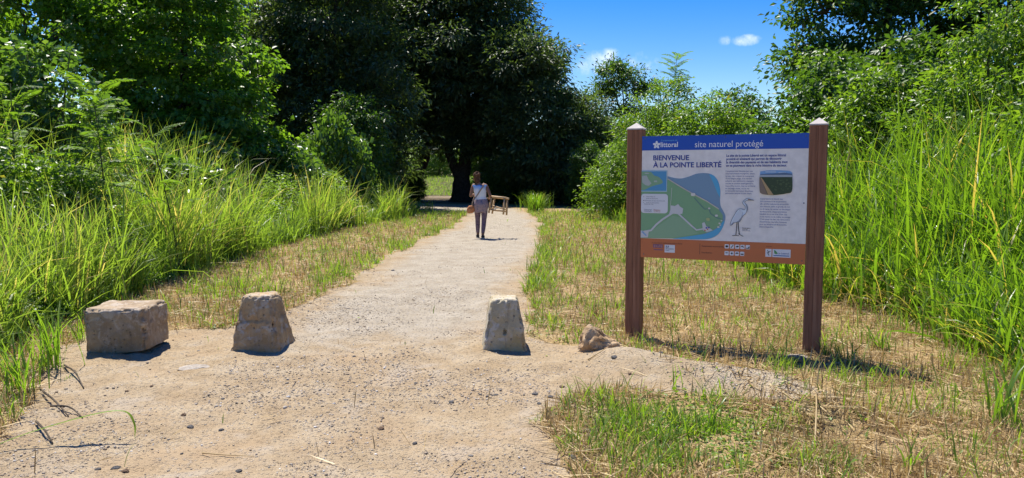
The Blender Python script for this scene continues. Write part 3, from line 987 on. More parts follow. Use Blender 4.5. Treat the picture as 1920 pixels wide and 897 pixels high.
C_ = blade_arrays(np.stack([sx, sy, gz(sx, sy)], 1), rng.random(nb) * 6.28, .3 + .7 * rng.random(nb), np.full(nb, .014), .4 + .5 * rng.random(nb), .8 + 1.0 * rng.random(nb), .92 + .08 * rng.random(nb), 5, 0, 13)
build_stuff('tall_grass', [A, B_, C_], M['grass_wide'], 'tall wide bladed green grass on the right bank')


# sunny meadow beyond the dark trees
rng = np.random.default_rng(444)
n = 30000
px, py = rng.uniform(-22, 8, n), rng.uniform(55, 84, n)
A = blade_arrays(np.stack([px, py, gz(px, py)], 1), rng.random(n) * 6.28, .14 + .30 * rng.random(n) ** 2, .03 + .03 * rng.random(n), .6 * rng.random(n), .5 + 1.2 * rng.random(n), .2 + .6 * rng.random(n), 3, 0, 9)
build_stuff('meadow_grass', [A], M['grass_tall'], 'sunlit grass seen through the gap under the far trees')


# mown verge: green shoots, stubble and lying straw
def verge(n, seed, y0=3.4, y1=31):
    rng = np.random.default_rng(seed)
    y = sample_depth(n * 2, y0, y1, rng, 7.0)
    lo, hi = itp(XL_P, y) - .5, itp(XR_P, y) + .6
    x = lo + (hi - lo) * rng.random(n * 2)
    wx = x + .5 * (fbm(x * 1.3, y * 1.3, 41, 4) - .5) * np.clip(np.abs(y) / 8, .5, 1)
    wy = y + .5 * (fbm(x * 1.3, y * 1.3, 47, 4) - .5)
    inside = in_poly(wx, wy, SAND)
    ok = (~inside) | (rng.random(len(x)) < .0015 + .30 * np.exp(-(seg_dist(x, y, RIDGE[1:]) / .3) ** 2))
    ok &= np.hypot(x, y) > 3.3
    x, y = x[ok][:n], y[ok][:n]
    return rng, x, y


def greenness(x, y):
    g = smoothstep(.42, .62, fbm(x * .8, y * .8, 61, 4))
    pe = np.minimum(np.abs(x - itp(PL_P, y)), np.abs(x - itp(PR_P, y)))
    g = np.maximum(g * .30, .95 * np.exp(-(pe / .42) ** 2) * (y > 6.6) * smoothstep(.33, .52, fbm(x * .5, y * .35, 73, 3)))
    g = np.maximum(g, 1.2 * np.exp(-((x - 1.0) / .6) ** 2 - ((y - 4.45) / .65) ** 2))
    g = np.maximum(g, smoothstep(14, 27, y) * .45)
    return g


rng, x, y = verge(170000, 451)
g = greenness(x, y)
cl = fbm(x * 3.6, y * 3.6, 67, 3)
k = rng.random(len(x)) < (.11 + .72 * g) * (.15 + 1.1 * smoothstep(.36, .6, cl))
cl = cl[k]
x, y, g = x[k], y[k], g[k]
n = len(x)
far = 1 + y / 14
Lg = (.03 + .15 * rng.random(n) ** 2.4) * (1 + .3 * (y > 9)) * np.where((y < 5.6) & (x < 2), .8, 1) * (.6 + 1.1 * smoothstep(.4, .65, cl))
A = blade_arrays(np.stack([x, y, gzf(x, y) - .004], 1), rng.random(n) * 6.28, Lg, (.0055 + .0065 * rng.random(n)) * far, .15 + .5 * rng.random(n), .3 + 1.0 * rng.random(n), np.clip(.1 + .8 * rng.random(n), 0, 1), 3, .2, 5)
rng2, cx_, cy_ = verge(60000, 457)
gg = greenness(cx_, cy_)
kk = (rng2.random(len(cx_)) < gg * 1.1 * smoothstep(.42, .6, fbm(cx_ * 2.1, cy_ * 2.1, 109, 3))) | (rng2.random(len(cx_)) < .04)
cx_, cy_ = cx_[kk], cy_[kk]
m_ = len(cx_)
CL = leaf_arrays(np.stack([cx_, cy_, gzf(cx_, cy_) + .004 + .03 * rng2.random(m_)], 1), rng2.normal(size=(m_, 3)) * np.array([1, 1, .25]), np.array([0, 0, 1.0]) + rng2.normal(size=(m_, 3)) * .3,
                 (.018 + .03 * rng2.random(m_) ** 2) * (1 + cy_ / 20), (.012 + .018 * rng2.random(m_) ** 2) * (1 + cy_ / 20), np.clip(.1 + .6 * rng2.random(m_), 0, 1))
build_stuff('mown_grass', [A, CL], M['grass_short'], 'short green regrowth on the mown verges')

rng, x, y = verge(150000, 471)
g = greenness(x, y)
cl = fbm(x * 2.4, y * 2.4, 71, 3)
k = rng.random(len(x)) < (1 - .72 * g) * (.25 + 1.2 * smoothstep(.34, .6, cl))
x, y = x[k], y[k]
n = len(x)
far = 1 + y / 14
lying = rng.random(n) < .62
Lg = np.where(lying, .05 + .26 * rng.random(n) ** 1.6, .04 + .13 * rng.random(n))
lean = np.where(lying, 1.38 + .16 * rng.random(n), .1 + .5 * rng.random(n))
z = gzf(x, y) + np.where(lying, .006 + .028 * rng.random(n) ** 2, -.004)
A = blade_arrays(np.stack([x, y, z], 1), rng.random(n) * 6.28, Lg, (.004 + .0075 * rng.random(n) ** 1.5) * far, lean, .15 * rng.random(n), np.clip(.05 + .95 * rng.random(n), 0, 1), 2, 0, 6)
# scattered straw on the sand
ns = 900
sx = -3 + 4.2 * rng.random(ns)
sy = sample_depth(ns, 3.4, 9, rng)
B_ = blade_arrays(np.stack([sx, sy, gzf(sx, sy) + .006], 1), rng.random(ns) * 6.28, .02 + .10 * rng.random(ns) ** 2, np.full(ns, .0032), 1.48 + .06 * rng.random(ns), .05 * rng.random(ns), .3 + .6 * rng.random(ns), 2, 0, 8)
build_stuff('straw_litter', [A, B_], M['straw'], 'dry cut straw and stubble on the mown verges')


# ------------------------------------------------------------------ concrete blocks and rock
def concrete_mat(name, a, c, stain, moss=(.10, .09, .045)):
    m, nt, b = new_mat(name, .92, .15)
    oc = obj_coord(nt)
    n1 = noise_n(nt, 4.5, 7, .62, oc, .3)
    n2 = noise_n(nt, 38, 5, .7, oc)
    n3 = noise_n(nt, 11, 6, .65, oc, .8)
    n4 = noise_n(nt, 2.2, 4, .6, oc)
    k = mix_n(nt, smooth_n(nt, n1, .32, .68), a, c)
    k = mix_n(nt, math_n(nt, 'MULTIPLY', smooth_n(nt, n3, .48, .60), .85), k, stain)
    k = mix_n(nt, math_n(nt, 'MULTIPLY', smooth_n(nt, n4, .50, .62), .75), k, moss)
    k = mix_n(nt, math_n(nt, 'MULTIPLY', smooth_n(nt, n2, .56, .72), .4), k, (.46, .42, .36))
    k = mix_n(nt, math_n(nt, 'MULTIPLY', smooth_n(nt, n2, .42, .3), .6), k, (.09, .075, .06))
    mp = node(nt, 'ShaderNodeMapping')
    mp.inputs['Scale'].default_value = (10, 10, 2.6)
    link(nt, oc, mp.inputs[0])
    st_ = noise_n(nt, 1.0, 5, .65, mp.outputs[0], .6)
    k = mix_n(nt, math_n(nt, 'MULTIPLY', smooth_n(nt, st_, .52, .68), .4), k, (.17, .13, .09))
    k = mix_n(nt, math_n(nt, 'MULTIPLY', smooth_n(nt, st_, .40, .28), .3), k, (.58, .50, .40))
    vp = node(nt, 'ShaderNodeTexVoronoi')
    vp.inputs['Scale'].default_value = 36
    link(nt, oc, vp.inputs['Vector'])
    vs_ = node(nt, 'ShaderNodeSeparateColor')
    link(nt, vp.outputs['Color'], vs_.inputs[0])
    pit = math_n(nt, 'MULTIPLY', smooth_n(nt, math_n(nt, 'DIVIDE', vp.outputs['Distance'], math_n(nt, 'ADD', vs_.outputs[1], .35)), .34, .16), smooth_n(nt, vs_.outputs[0], .72, .80))
    k = mix_n(nt, math_n(nt, 'MULTIPLY', pit, .5), k, (.08, .065, .05))
    link(nt, k, b.inputs['Base Color'])
    bump_n(nt, b, math_n(nt, 'SUBTRACT', math_n(nt, 'ADD', math_n(nt, 'MULTIPLY', n2, .5), math_n(nt, 'MULTIPLY', n3, .5)), math_n(nt, 'MULTIPLY', pit, .5)), .9, .014)
    return m


def block_mesh(name, lx, ly, lz, tx, ty, rnd, rough, seed, step=.011, hole=None, holes=(), skew=(0, 0), topw=.0, ledge=None):
    """weathered concrete block; tx, ty: size of the top relative to the base; hole: (x, z, radius, depth) in the front face"""
    bm = bmesh.new()
    nx_, ny_, nz_ = (max(2, int(v / step)) for v in (lx, ly, lz))

    def grid(o, u, v, nu, nv):
        vs = [[bm.verts.new(o + u * (i / nu) + v * (j / nv)) for j in range(nv + 1)] for i in range(nu + 1)]
        for i in range(nu):
            for j in range(nv):
                bm.faces.new((vs[i][j], vs[i + 1][j], vs[i + 1][j + 1], vs[i][j + 1]))
    X, Y, Z = Vector((1, 0, 0)), Vector((0, 1, 0)), Vector((0, 0, 1))
    o = Vector((-.5, -.5, 0))
    grid(o, X, Z, nx_, nz_)
    grid(o + Y, Z, X, nz_, nx_)
    grid(o, Z, Y, nz_, ny_)
    grid(o + X, Y, Z, ny_, nz_)
    grid(o + Z, X, Y, nx_, ny_)
    bmesh.ops.remove_doubles(bm, verts=bm.verts, dist=1e-4)
    sv = Vector((seed * 3.1, seed * 1.7, seed * 2.3))
    for v in bm.verts:
        p = Vector((v.co.x * lx, v.co.y * ly, v.co.z * lz))
        q = Vector((max(-lx / 2 + rnd, min(lx / 2 - rnd, p.x)), max(-ly / 2 + rnd, min(ly / 2 - rnd, p.y)), min(lz - rnd, p.z)))
        d = p - q
        chip = max(0, mnoise.noise(p * 13 + sv) + .15) * 2.2
        if d.length > 1e-6:
            d = d.normalized() * rnd
            e = 1 if (abs(d.x) > .2 * rnd) + (abs(d.y) > .2 * rnd) + (abs(d.z) > .2 * rnd) > 1 else 0
            p = q + d * (1 - .8 * chip * e)
        t = p.z / lz
        fx, fy = 1 + (tx - 1) * t, 1 + (ty - 1) * t
        front = v.co.y < -.499
        w = Vector((p.x * fx + skew[0] * t, p.y * fy + skew[1] * t, p.z))
        n3 = mnoise.fractal(w * 7 + sv, 1.0, 2.0, 5)
        nn = mnoise.fractal(w * 30 + sv, .8, 2.0, 3)
        out = Vector((w.x, w.y, (w.z - lz * .5) * .8)).normalized()
        w += out * (n3 * rough + nn * rough * .28)
        if topw and v.co.z > .95:
            w.z += topw * mnoise.noise(Vector((w.x * 5, w.y * 5, seed)))
        if ledge and front and w.z < ledge + .012 * mnoise.noise(w * 20):
            w.y -= .012
        if hole and front:
            r = math.hypot(p.x * fx - hole[0], p.z - hole[1])
            if r < hole[2]:
                w.y += hole[3]
        v.co = w
    for f in bm.faces:
        f.smooth = True
    return mesh_bm(name, bm)


BL = 'old concrete blocks barring the path entrance'
M['concrete_tan'] = concrete_mat('tan_concrete', (.35, .225, .11), (.46, .345, .20), (.42, .385, .325), (.28, .18, .08))
M['concrete_grey'] = concrete_mat('grey_concrete', (.38, .315, .19), (.50, .43, .29), (.50, .46, .38), (.42, .29, .11))
M['concrete_brown'] = concrete_mat('brown_concrete', (.27, .195, .12), (.42, .325, .215), (.45, .38, .295), (.24, .17, .09))


def ground_thing(name, me, mat, label, cat, x, y, rotz, sink=.03, group=None, tilt=(0, 0)):
    o = obj(name, me, mat, None, (x, y, float(gzf(x, y)) - sink), rotz)
    o.rotation_euler = (tilt[0], tilt[1], rotz)
    return tag(o, label, cat, group)


bx, by = gp(948, 660)
ground_thing('concrete_bollard', block_mesh('concrete_bollard', .40, .38, .475, .60, .66, .034, .010, 3, hole=(.0, .185, .017, .05), skew=(.0, .0)), M['concrete_grey'],
             'tapered grey concrete bollard with a round hole in its face, right side of path', 'concrete bollard', bx - .015, by + .14, R(3), .03, BL)
bx, by = gp(487, 661)
ground_thing('concrete_bollard', block_mesh('concrete_bollard', .45, .40, .49, .57, .62, .034, .012, 8, ledge=.27), M['concrete_tan'],
             'tapered tan concrete bollard with a ledge across its face, left side of path', 'concrete bollard', bx - .055, by + .18, R(-7), .035, BL, (0, R(-1.5)))
bm_ = block_mesh('concrete_block', .53, .47, .40, 1.0, .98, .030, .011, 12, topw=.012)
for v in bm_.vertices:                                       # the underside rises to the right
    k = max(0.0, min(1.0, (v.co.x + .10) / .36))
    v.co.z += .04 * k * max(0, 1 - v.co.z / .3)
ground_thing('concrete_block', bm_, M['concrete_brown'],
             'wide flat topped brown concrete block, leftmost and lowest of the three', 'concrete block', -3.41, 6.54, R(1), .03, BL, (R(1.0), R(-.5)))


def rock_mesh(name, seed, size, sub=4, amp=.45, cut=.35):
    bm = bmesh.new()
    bmesh.ops.create_icosphere(bm, subdivisions=sub, radius=1)
    sv = Vector((seed * 7.7, seed * 3.3, seed))
    for v in bm.verts:
        p = v.co.copy()
        a = mnoise.fractal(p * 1.3 + sv, 1.0, 2.1, 6)
        c = mnoise.cell(p * 2.2 + sv)
        rdg = 1 - abs(mnoise.noise(p * 3.1 + sv)) * 2
        r = 1 + amp * (a * .55 + .22 * (rdg - .5) + .10 * c)
        p = p * r
        p.z = max(p.z, -cut)
        v.co = Vector((p.x * size[0], p.y * size[1], p.z * size[2]))
    return mesh_bm(name, bm)


def rock_mat(name, a, c, dark):
    m, nt, b = new_mat(name, .93, .15)
    oc = obj_coord(nt)
    n1 = noise_n(nt, 9, 7, .65, oc, .5)
    n2 = noise_n(nt, 45, 5, .7, oc)
    k = mix_n(nt, smooth_n(nt, n1, .35, .65), a, c)
    k = mix_n(nt, math_n(nt, 'MULTIPLY', smooth_n(nt, n2, .55, .68), .7), k, dark)
    link(nt, k, b.inputs['Base Color'])
    bump_n(nt, b, math_n(nt, 'ADD', n1, math_n(nt, 'MULTIPLY', n2, .5)), 1.0, .02)
    return m


M['rock'] = rock_mat('pinkish_rock', (.34, .21, .105), (.58, .42, .25), (.20, .12, .06))
rm = rock_mesh('rock', 5, (.195, .155, .165), 5, .5, .5)
for v in rm.vertices:                                        # pulled up to a point on its left
    k = max(0, 1 - math.hypot(v.co.x + .09, v.co.y) / .17)
    if v.co.z > 0:
        v.co.z *= .68 + .80 * k
rx, ry = gp(1123, 664)
ground_thing('rock', rm, M['rock'], 'rough pinkish brown rock with a peak, on the sand beside the left sign post', 'rock', rx + .02, ry + .0, .4, -.01)
M['slab'] = rock_mat('pale_footing', (.30, .26, .21), (.46, .41, .34), (.2, .17, .13))
ground_thing('concrete_footing', rock_mesh('concrete_footing', 9, (.12, .09, .035), 4, .3, .3), M['slab'], 'flat pale lump of concrete at the foot of the right sign post', 'footing', 2.40, 6.20, .3, .0)
ground_thing('flat_stone', rock_mesh('flat_stone', 14, (.13, .09, .02), 3, .35, .4), M['slab'], 'flat half buried stone in the sand between the block and the left bollard', 'stone', *gp(356, 690), .2, .0)

# ------------------------------------------------------------------ information sign
PL_, PR_ = np.array([1.165, 7.04]), np.array([2.60, 6.38])
SG = (PL_ + PR_) / 2
SU = PR_ - PL_
SYAW = math.atan2(SU[1], SU[0])
SLEN = float(np.hypot(*SU))
SZ = float(gz(*SG))
sign = tag(empty('information_sign', (SG[0], SG[1], SZ), SYAW), 'large welcome sign with a map panel between two dark brown wooden posts', 'information sign')


def wood_mat():
    m, nt, b = new_mat('stained_timber', .78, .15)
    oc = obj_coord(nt)
    mp = node(nt, 'ShaderNodeMapping')
    mp.inputs['Scale'].default_value = (38, 38, 1.6)
    link(nt, oc, mp.inputs[0])
    g = noise_n(nt, 1.0, 6, .6, mp.outputs[0], .3)
    n2 = noise_n(nt, 3, 4, .6, oc)
    k = ramp_n(nt, g, ((.25, (.13, .058, .034)), (.5, (.26, .118, .068)), (.8, (.39, .205, .125))))
    k = mix_n(nt, math_n(nt, 'MULTIPLY', smooth_n(nt, n2, .45, .7), .5), k, (.29, .14, .078))
    link(nt, k, b.inputs['Base Color'])
    bump_n(nt, b, g, .35, .004)
    return m


M['timber'] = wood_mat()
M['post_cap'] = flat_mat('weathered_post_cap', (.52, .47, .42), .8, .2)
PW = .142


def bevel_box(name, sx, sy, z0, z1, bev=.006, groove=0.0):
    bm = bmesh.new()
    bmesh.ops.create_cube(bm, size=1)
    for v in bm.verts:
        v.co = Vector((v.co.x * sx, v.co.y * sy, z0 + (v.co.z + .5) * (z1 - z0)))
    bmesh.ops.bevel(bm, geom=bm.edges[:], offset=bev, segments=2, affect='EDGES')
    return mesh_bm(name, bm)


def post_mesh(z0, z1):
    """square post with a narrow joint down the middle of front and back where two timbers meet"""
    h, g, d, c = PW / 2, .002, .004, .005
    prof = [(-h + c, -h), (-g, -h), (0, -h + d), (g, -h), (h - c, -h), (h, -h + c), (h, h - c), (h - c, h), (g, h), (0, h - d), (-g, h), (-h + c, h), (-h, h - c), (-h, -h + c)]
    bm = bmesh.new()
    lo = [bm.verts.new((x, y, z0)) for x, y in prof]
    hi = [bm.verts.new((x, y, z1)) for x, y in prof]
    n = len(prof)
    for i in range(n):
        bm.faces.new((lo[i], lo[(i + 1) % n], hi[(i + 1) % n], hi[i]))
    bm.faces.new(hi)
    bm.faces.new(lo[::-1])
    return mesh_bm('post', bm)


def cap_mesh(z0):
    bm = bmesh.new()
    h = PW / 2 + .004
    ring0 = [bm.verts.new((sx * h, sy * h, z0)) for sx, sy in ((-1, -1), (1, -1), (1, 1), (-1, 1))]
    ring1 = [bm.verts.new((sx * h, sy * h, z0 + .012)) for sx, sy in ((-1, -1), (1, -1), (1, 1), (-1, 1))]
    ap = bm.verts.new((0, 0, z0 + .068))
    for i in range(4):
        j = (i + 1) % 4
        bm.faces.new((ring0[i], ring0[j], ring1[j], ring1[i]))
        bm.faces.new((ring1[i], ring1[j], ap))
    bm.faces.new(ring0[::-1])
    return mesh_bm('cap', bm)


pm, cm_ = post_mesh(-.35, 1.965), cap_mesh(1.967)
for sgn, p in ((-1, PL_), (1, PR_)):
    po = obj('post', pm, M['timber'], sign, (sgn * SLEN / 2, 0, float(gz(*p)) - SZ))
    obj('cap', cm_, M['post_cap'], po)

PNW, PNH, PNZ = SLEN - PW - .002, 1.12, .785
panel_bm = bmesh.new()
bmesh.ops.create_cube(panel_bm, size=1)
for v in panel_bm.verts:
    v.co = Vector(((v.co.x + .5) * PNW, v.co.y * .012 + .006, (v.co.z + .5) * PNH))
M['panel'] = flat_mat('printed_panel_white', (.84, .80, .75), .35, .3)
panel = obj('panel', mesh_bm('panel', panel_bm), M['panel'], sign, (-PNW / 2, -PW / 2 + .006, PNZ))
KX = PNW / 1.46
PRINT = {}


def ink(c):
    if c not in PRINT:
        m, nt, b = new_mat('print_ink', .38, .4)
        b.inputs['Base Color'].default_value = (*c, 1)
        PRINT[c] = m
    return PRINT[c]


BLUE, NAVY, ORANGE, WHITE = (.012, .085, .46), (.025, .05, .29), (.56, .165, .06), (.84, .84, .84)


def shape(name, polys, c, layer=1, parent=None):
    """flat print: closed outlines on the face of the panel"""
    bm = bmesh.new()
    for poly in polys:
        vs = [bm.verts.new((x * KX, -.0012 * layer, z)) for x, z in poly]
        f = bm.faces.new(vs)
        f.normal_update()
        if f.normal.y > 0:
            f.normal_flip()
    bmesh.ops.triangulate(bm, faces=bm.faces[:])
    return obj(name, mesh_bm(name, bm), ink(c), parent or panel)


def stroke(name, pts, w, c, layer=3, closed=False):
    P = np.array(pts, float)
    t = np.gradient(P, axis=0)
    t = t / (np.linalg.norm(t, axis=1)[:, None] + 1e-9)
    nn = np.stack([-t[:, 1], t[:, 0]], 1) * w / 2
    return shape(name, [[tuple(P[i] + nn[i]), tuple(P[i + 1] + nn[i + 1]), tuple(P[i + 1] - nn[i + 1]), tuple(P[i] - nn[i])] for i in range(len(P) - 1)], c, layer)


def curve2(pts, n=5):
    return [tuple(p[:2]) for p in smooth_path([(x, y, 0) for x, y in pts], n)]


def rect(x0, z0, x1, z1):
    return [(x0, z0), (x1, z0), (x1, z1), (x0, z1)]


def rrect(x0, z0, x1, z1, r, n=4):
    out = []
    for cx, cz, a in ((x1 - r, z1 - r, 0), (x0 + r, z1 - r, 90), (x0 + r, z0 + r, 180), (x1 - r, z0 + r, 270)):
        for i in range(n + 1):
            t = R(a + 90 * i / n)
            out.append((cx + r * math.cos(t), cz + r * math.sin(t)))
    return out


def lettering(name, lines, c, layer=3, bold=0.0):
    """lines: (text, left, baseline, cap or ascender height, width or None); all of one block become one print"""
    Vs, Ts, k = [], [], 0
    for text, x0, z0, h, w in lines:
        cu = bpy.data.curves.new('lettering', 'FONT')
        cu.body = text
        cu.size = 1.0
        cu.offset = bold
        cu.resolution_u = 3
        o = bpy.data.objects.new('lettering', cu)
        col.objects.link(o)
        dg = bpy.context.evaluated_depsgraph_get()
        me = bpy.data.meshes.new_from_object(o.evaluated_get(dg))
        col.objects.unlink(o)
        bpy.data.objects.remove(o)
        co = np.array([v.co[:] for v in me.vertices])
        me.calc_loop_triangles()
        tr = np.array([t.vertices[:] for t in me.loop_triangles])
        bpy.data.meshes.remove(me)
        sz = h / .729
        sx = sz if w is None else w / (co[:, 0].max() - co[:, 0].min())
        V = np.stack([(x0 + (co[:, 0] - co[:, 0].min()) * sx) * KX, np.full(len(co), -.0012 * layer), z0 + co[:, 1] * sz], 1)
        Vs.append(V)
        Ts.append(tr + k)
        k += len(V)
    return obj(name, mesh_np(name, np.vstack(Vs), np.vstack(Ts)), ink(c), panel)


shape('header_band', [rect(0, .99, 1.46, 1.12)], BLUE, 1)
shape('footer_band', [rect(0, 0, 1.46, .178)], ORANGE, 1)
# header: flower emblem and lettering
pet = []
for i in range(5):
    a = R(90 + 72 * i)
    cxp, czp = .138 + .020 * math.cos(a), 1.040 + .020 * math.sin(a)
    pet.append([(cxp + .0165 * math.cos(a) * math.cos(t) - .011 * math.sin(a) * math.sin(t), czp + .0165 * math.sin(a) * math.cos(t) + .011 * math.cos(a) * math.sin(t)) for t in np.linspace(0, 2 * np.pi, 12, endpoint=False)])
shape('flower_emblem', pet, WHITE, 2)
lettering('lettering', [('littoral', .176, 1.020, .046, .160)], WHITE, 2, .018)
lettering('lettering', [('Conservatoire du', .178, 1.072, .016, .152)], (.16, .45, .80), 2, .006)
lettering('lettering', [('site naturel protégé', .491, 1.013, .057, .594)], WHITE, 2, .0)
lettering('lettering', [('BIENVENUE', .108, .900, .046, .333), ('À LA POINTE LIBERTÉ', .108, .835, .046, .623)], NAVY, 2, .022)
lettering('lettering', [('Le site de la pointe Liberté est un espace littoral', .773, .925, .022, .504), ('protégé et aménagé qui permet de découvrir', .773, .896, .022, .470),
                        ('la diversité des paysages et de ses habitants tout', .773, .867, .022, .519), ('en se plongeant dans la riche histoire du secteur.', .773, .838, .022, .515)], NAVY, 2, .02)
INK2 = (.13, .15, .36)
P1 = ("L'emplacement dominé par une", 'impressionnante mangrove, entre', 'la mer, des criques de mangrove,', "d'une longue plage, d'un sentier", 'arboré, ses bâtiments vestiges', 'anciens et anciens aménagements.', "Aujourd'hui encore, c'est sur ce littoral", 'et paysage riche, où la vie', 'se renouvelle tout autour dynamique,', 'patrimoine naturel encore vivant.')
W1 = (.232, .248, .246, .228, .242, .243, .256, .206, .240, .231)
lettering('lettering', [(t, .771, .793 - i * .0217, .0135, w) for i, (t, w) in enumerate(zip(P1, W1))], INK2, 2, .004)
P2 = ('Conservatoire du littoral, avec', 'de la commune et de ses partenaires', "afin qu'elle redevienne accessible", 'aux visiteurs, petits et grands, de mer', 'ou de terre, du sentier ou des plages', 'de découverte, chaque promeneur', "bénéficie de sa vue riche d'une côte", 'ou de marche ou de rivière, de passage.', "C'est aussi un lieu de rencontre", "d'expériences naturelles, humaines", 'pour les histoires et découvertes', "d'hier et d'aujourd'hui.")
W2 = (.190, .218, .236, .252, .252, .228, .228, .258, .250, .226, .226, .118)
lettering('lettering', [(t, 1.074, .553 - i * .0222, .0135, w) for i, (t, w) in enumerate(zip(P2, W2))], INK2, 2, .004)
# map
SEA, CYAN, LAND, PALE = (.20, .33, .45), (.10, .42, .66), (.22, .42, .22), (.62, .63, .62)
sea = curve2([(.245, .754), (.308, .739), (.376, .734), (.444, .752), (.511, .776), (.588, .782), (.642, .772), (.686, .74), (.713, .693), (.728, .625), (.727, .546), (.734, .489), (.759, .444), (.778, .4), (.771, .343), (.75, .286), (.714, .233), (.66, .201), (.594, .187), (.472, .182)], 4) + [(.313, .182), (.245, .40)]
shape('map_sea', [sea], SEA, 1)
shape('map_current', [curve2([(.623, .775), (.664, .761), (.702, .715), (.723, .647), (.727, .563)], 4) + [(.698, .614), (.665, .693)], [(.300, .184), (.461, .213), (.594, .235), (.67, .266), (.723, .302), (.755, .354), (.772, .354), (.752, .290), (.714, .235), (.66, .204), (.594, .190), (.472, .1845)]], CYAN, 2)
land = [(.0, .617), (.242, .625), (.245, .725), (.343, .666), (.479, .59), (.612, .528), (.716, .461), (.754, .41), (.755, .354), (.723, .308), (.659, .266), (.572, .234), (.461, .213), (.313, .186), (.0, .179)]
shape('map_land', [land], LAND, 3)
shape('map_meadow', [[(.077, .185), (.077, .235), (.17, .30), (.30, .395), (.40, .375), (.46, .318), (.50, .262), (.55, .242), (.461, .219), (.313, .192)]], (.27, .45, .27), 4)
stroke('map_coast', [(.25, .73), (.354, .668), (.479, .598), (.612, .53), (.719, .463)], .009, (.62, .58, .45), 5)
for poly in ([(.278, .489), (.322, .484), (.35, .502), (.367, .479), (.396, .462), (.391, .415), (.357, .408), (.311, .413), (.264, .401), (.278, .448)], [(.571, .332), (.593, .344), (.609, .31), (.67, .272), (.616, .253), (.582, .269)], [(0, .250), (.077, .241), (.071, .187), (0, .184)]):
    shape('map_clearing', [poly], PALE, 5)
stroke('map_road', [(.30, .42), (.206, .358), (.148, .309), (.1, .254), (.03, .240)], .017, PALE, 6)
stroke('map_road', [(.352, .415), (.414, .363), (.471, .312), (.522, .270), (.59, .283)], .014, PALE, 6)
stroke('map_road', [(.288, .648), (.285, .56), (.278, .484)], .007, (.45, .55, .42), 6)
stroke('map_trail', [(.496, .561), (.536, .516), (.591, .459), (.63, .465), (.646, .42), (.701, .384), (.739, .376)], .006, (.12, .22, .26), 6)
stroke('map_river', [(.012, .241), (.056, .202)], .013, (.25, .45, .66), 7)
shape('map_marker', [rrect(x - w, z - w * .7, x + w, z + w * .7, w * .5, 2) for x, z, w in ((.485, .590, .020), (.633, .467, .010), (.699, .404, .013), (.728, .336, .009), (.718, .302, .010), (.735, .32, .007), (.745, .36, .007), (.615, .279, .016))], (.72, .70, .62), 7)
shape('map_marker', [rrect(x - .007, z - .008, x + .007, z + .008, .003, 1) for x, z in ((.612, .292), (.634, .296))], (.10, .10, .42), 8)
shape('map_marker', [rrect(x - .006, z - .006, x + .006, z + .006, .003, 1) for x, z in ((.622, .280), (.600, .268))], (.55, .10, .08), 8)
shape('map_marker', [rrect(.608, .355, .640, .382, .008, 2)], (.42, .50, .22), 7)
# inset map and legend card
shape('inset_frame', [rect(0, .612, .243, .806)], (.42, .60, .66), 4)
shape('inset_sea', [rect(0, .620, .236, .798)], (.09, .32, .55), 5)
shape('inset_land', [curve2([(0, .797), (.085, .794), (.121, .761), (.162, .749), (.198, .713), (.198, .69), (.145, .674), (.098, .66), (.038, .631), (0, .625)], 3)], (.24, .42, .24), 6)
shape('inset_town', [[(.005, .757), (.049, .762), (.067, .726), (.097, .69), (.074, .666), (.038, .672), (.008, .697)], rrect(.12, .70, .15, .715, .006, 2), rrect(.03, .775, .07, .785, .004, 2)], (.45, .50, .46), 7)
shape('legend_card', [rrect(-.0, .414, .254, .592, .028, 4)], (.74, .75, .76), 6)
lettering('lettering', [('Vous êtes ici', .048, .562, .0105, .085), ('Sentier de découverte', .048, .545, .0105, .110), ('Patrimoine et lieux de mémoire', .032, .524, .0105, .195), ('Accès et stationnement', .048, .505, .0105, .125), ('Point de vue', .032, .492, .0105, .085)], (.20, .22, .26), 7, .006)
shape('legend_marks', [rect(.020, .526, .027, .533), rect(.022, .508, .028, .512), rect(.022, .563, .028, .567)], (.04, .04, .06), 7)
lettering('lettering', [('Littoral', .030, .437, .016, .070), ('LE DÉPARTEMENT', .030, .423, .008, .075)], (.16, .18, .22), 7, .006)
lettering('lettering', [('Région', .122, .436, .016, .062), ('GUYANE', .122, .423, .008, .062)], (.50, .20, .14), 7, .006)
# photograph of the shore
fr = curve2([(1.067, .795), (1.125, .803), (1.185, .806), (1.26, .803), (1.326, .793), (1.336, .735), (1.335, .627), (1.29, .607), (1.235, .597), (1.165, .592), (1.08, .605), (1.066, .65), (1.063, .72), (1.067, .795)], 4)[:-1]


def clip_poly(poly, side):
    out = []
    for i in range(len(poly)):
        p, q = poly[i], poly[(i + 1) % len(poly)]
        a, b = side(p), side(q)
        if a >= 0:
            out.append(p)
        if a * b < 0:
            t = a / (a - b)
            out.append((p[0] + (q[0] - p[0]) * t, p[1] + (q[1] - p[1]) * t))
    return out


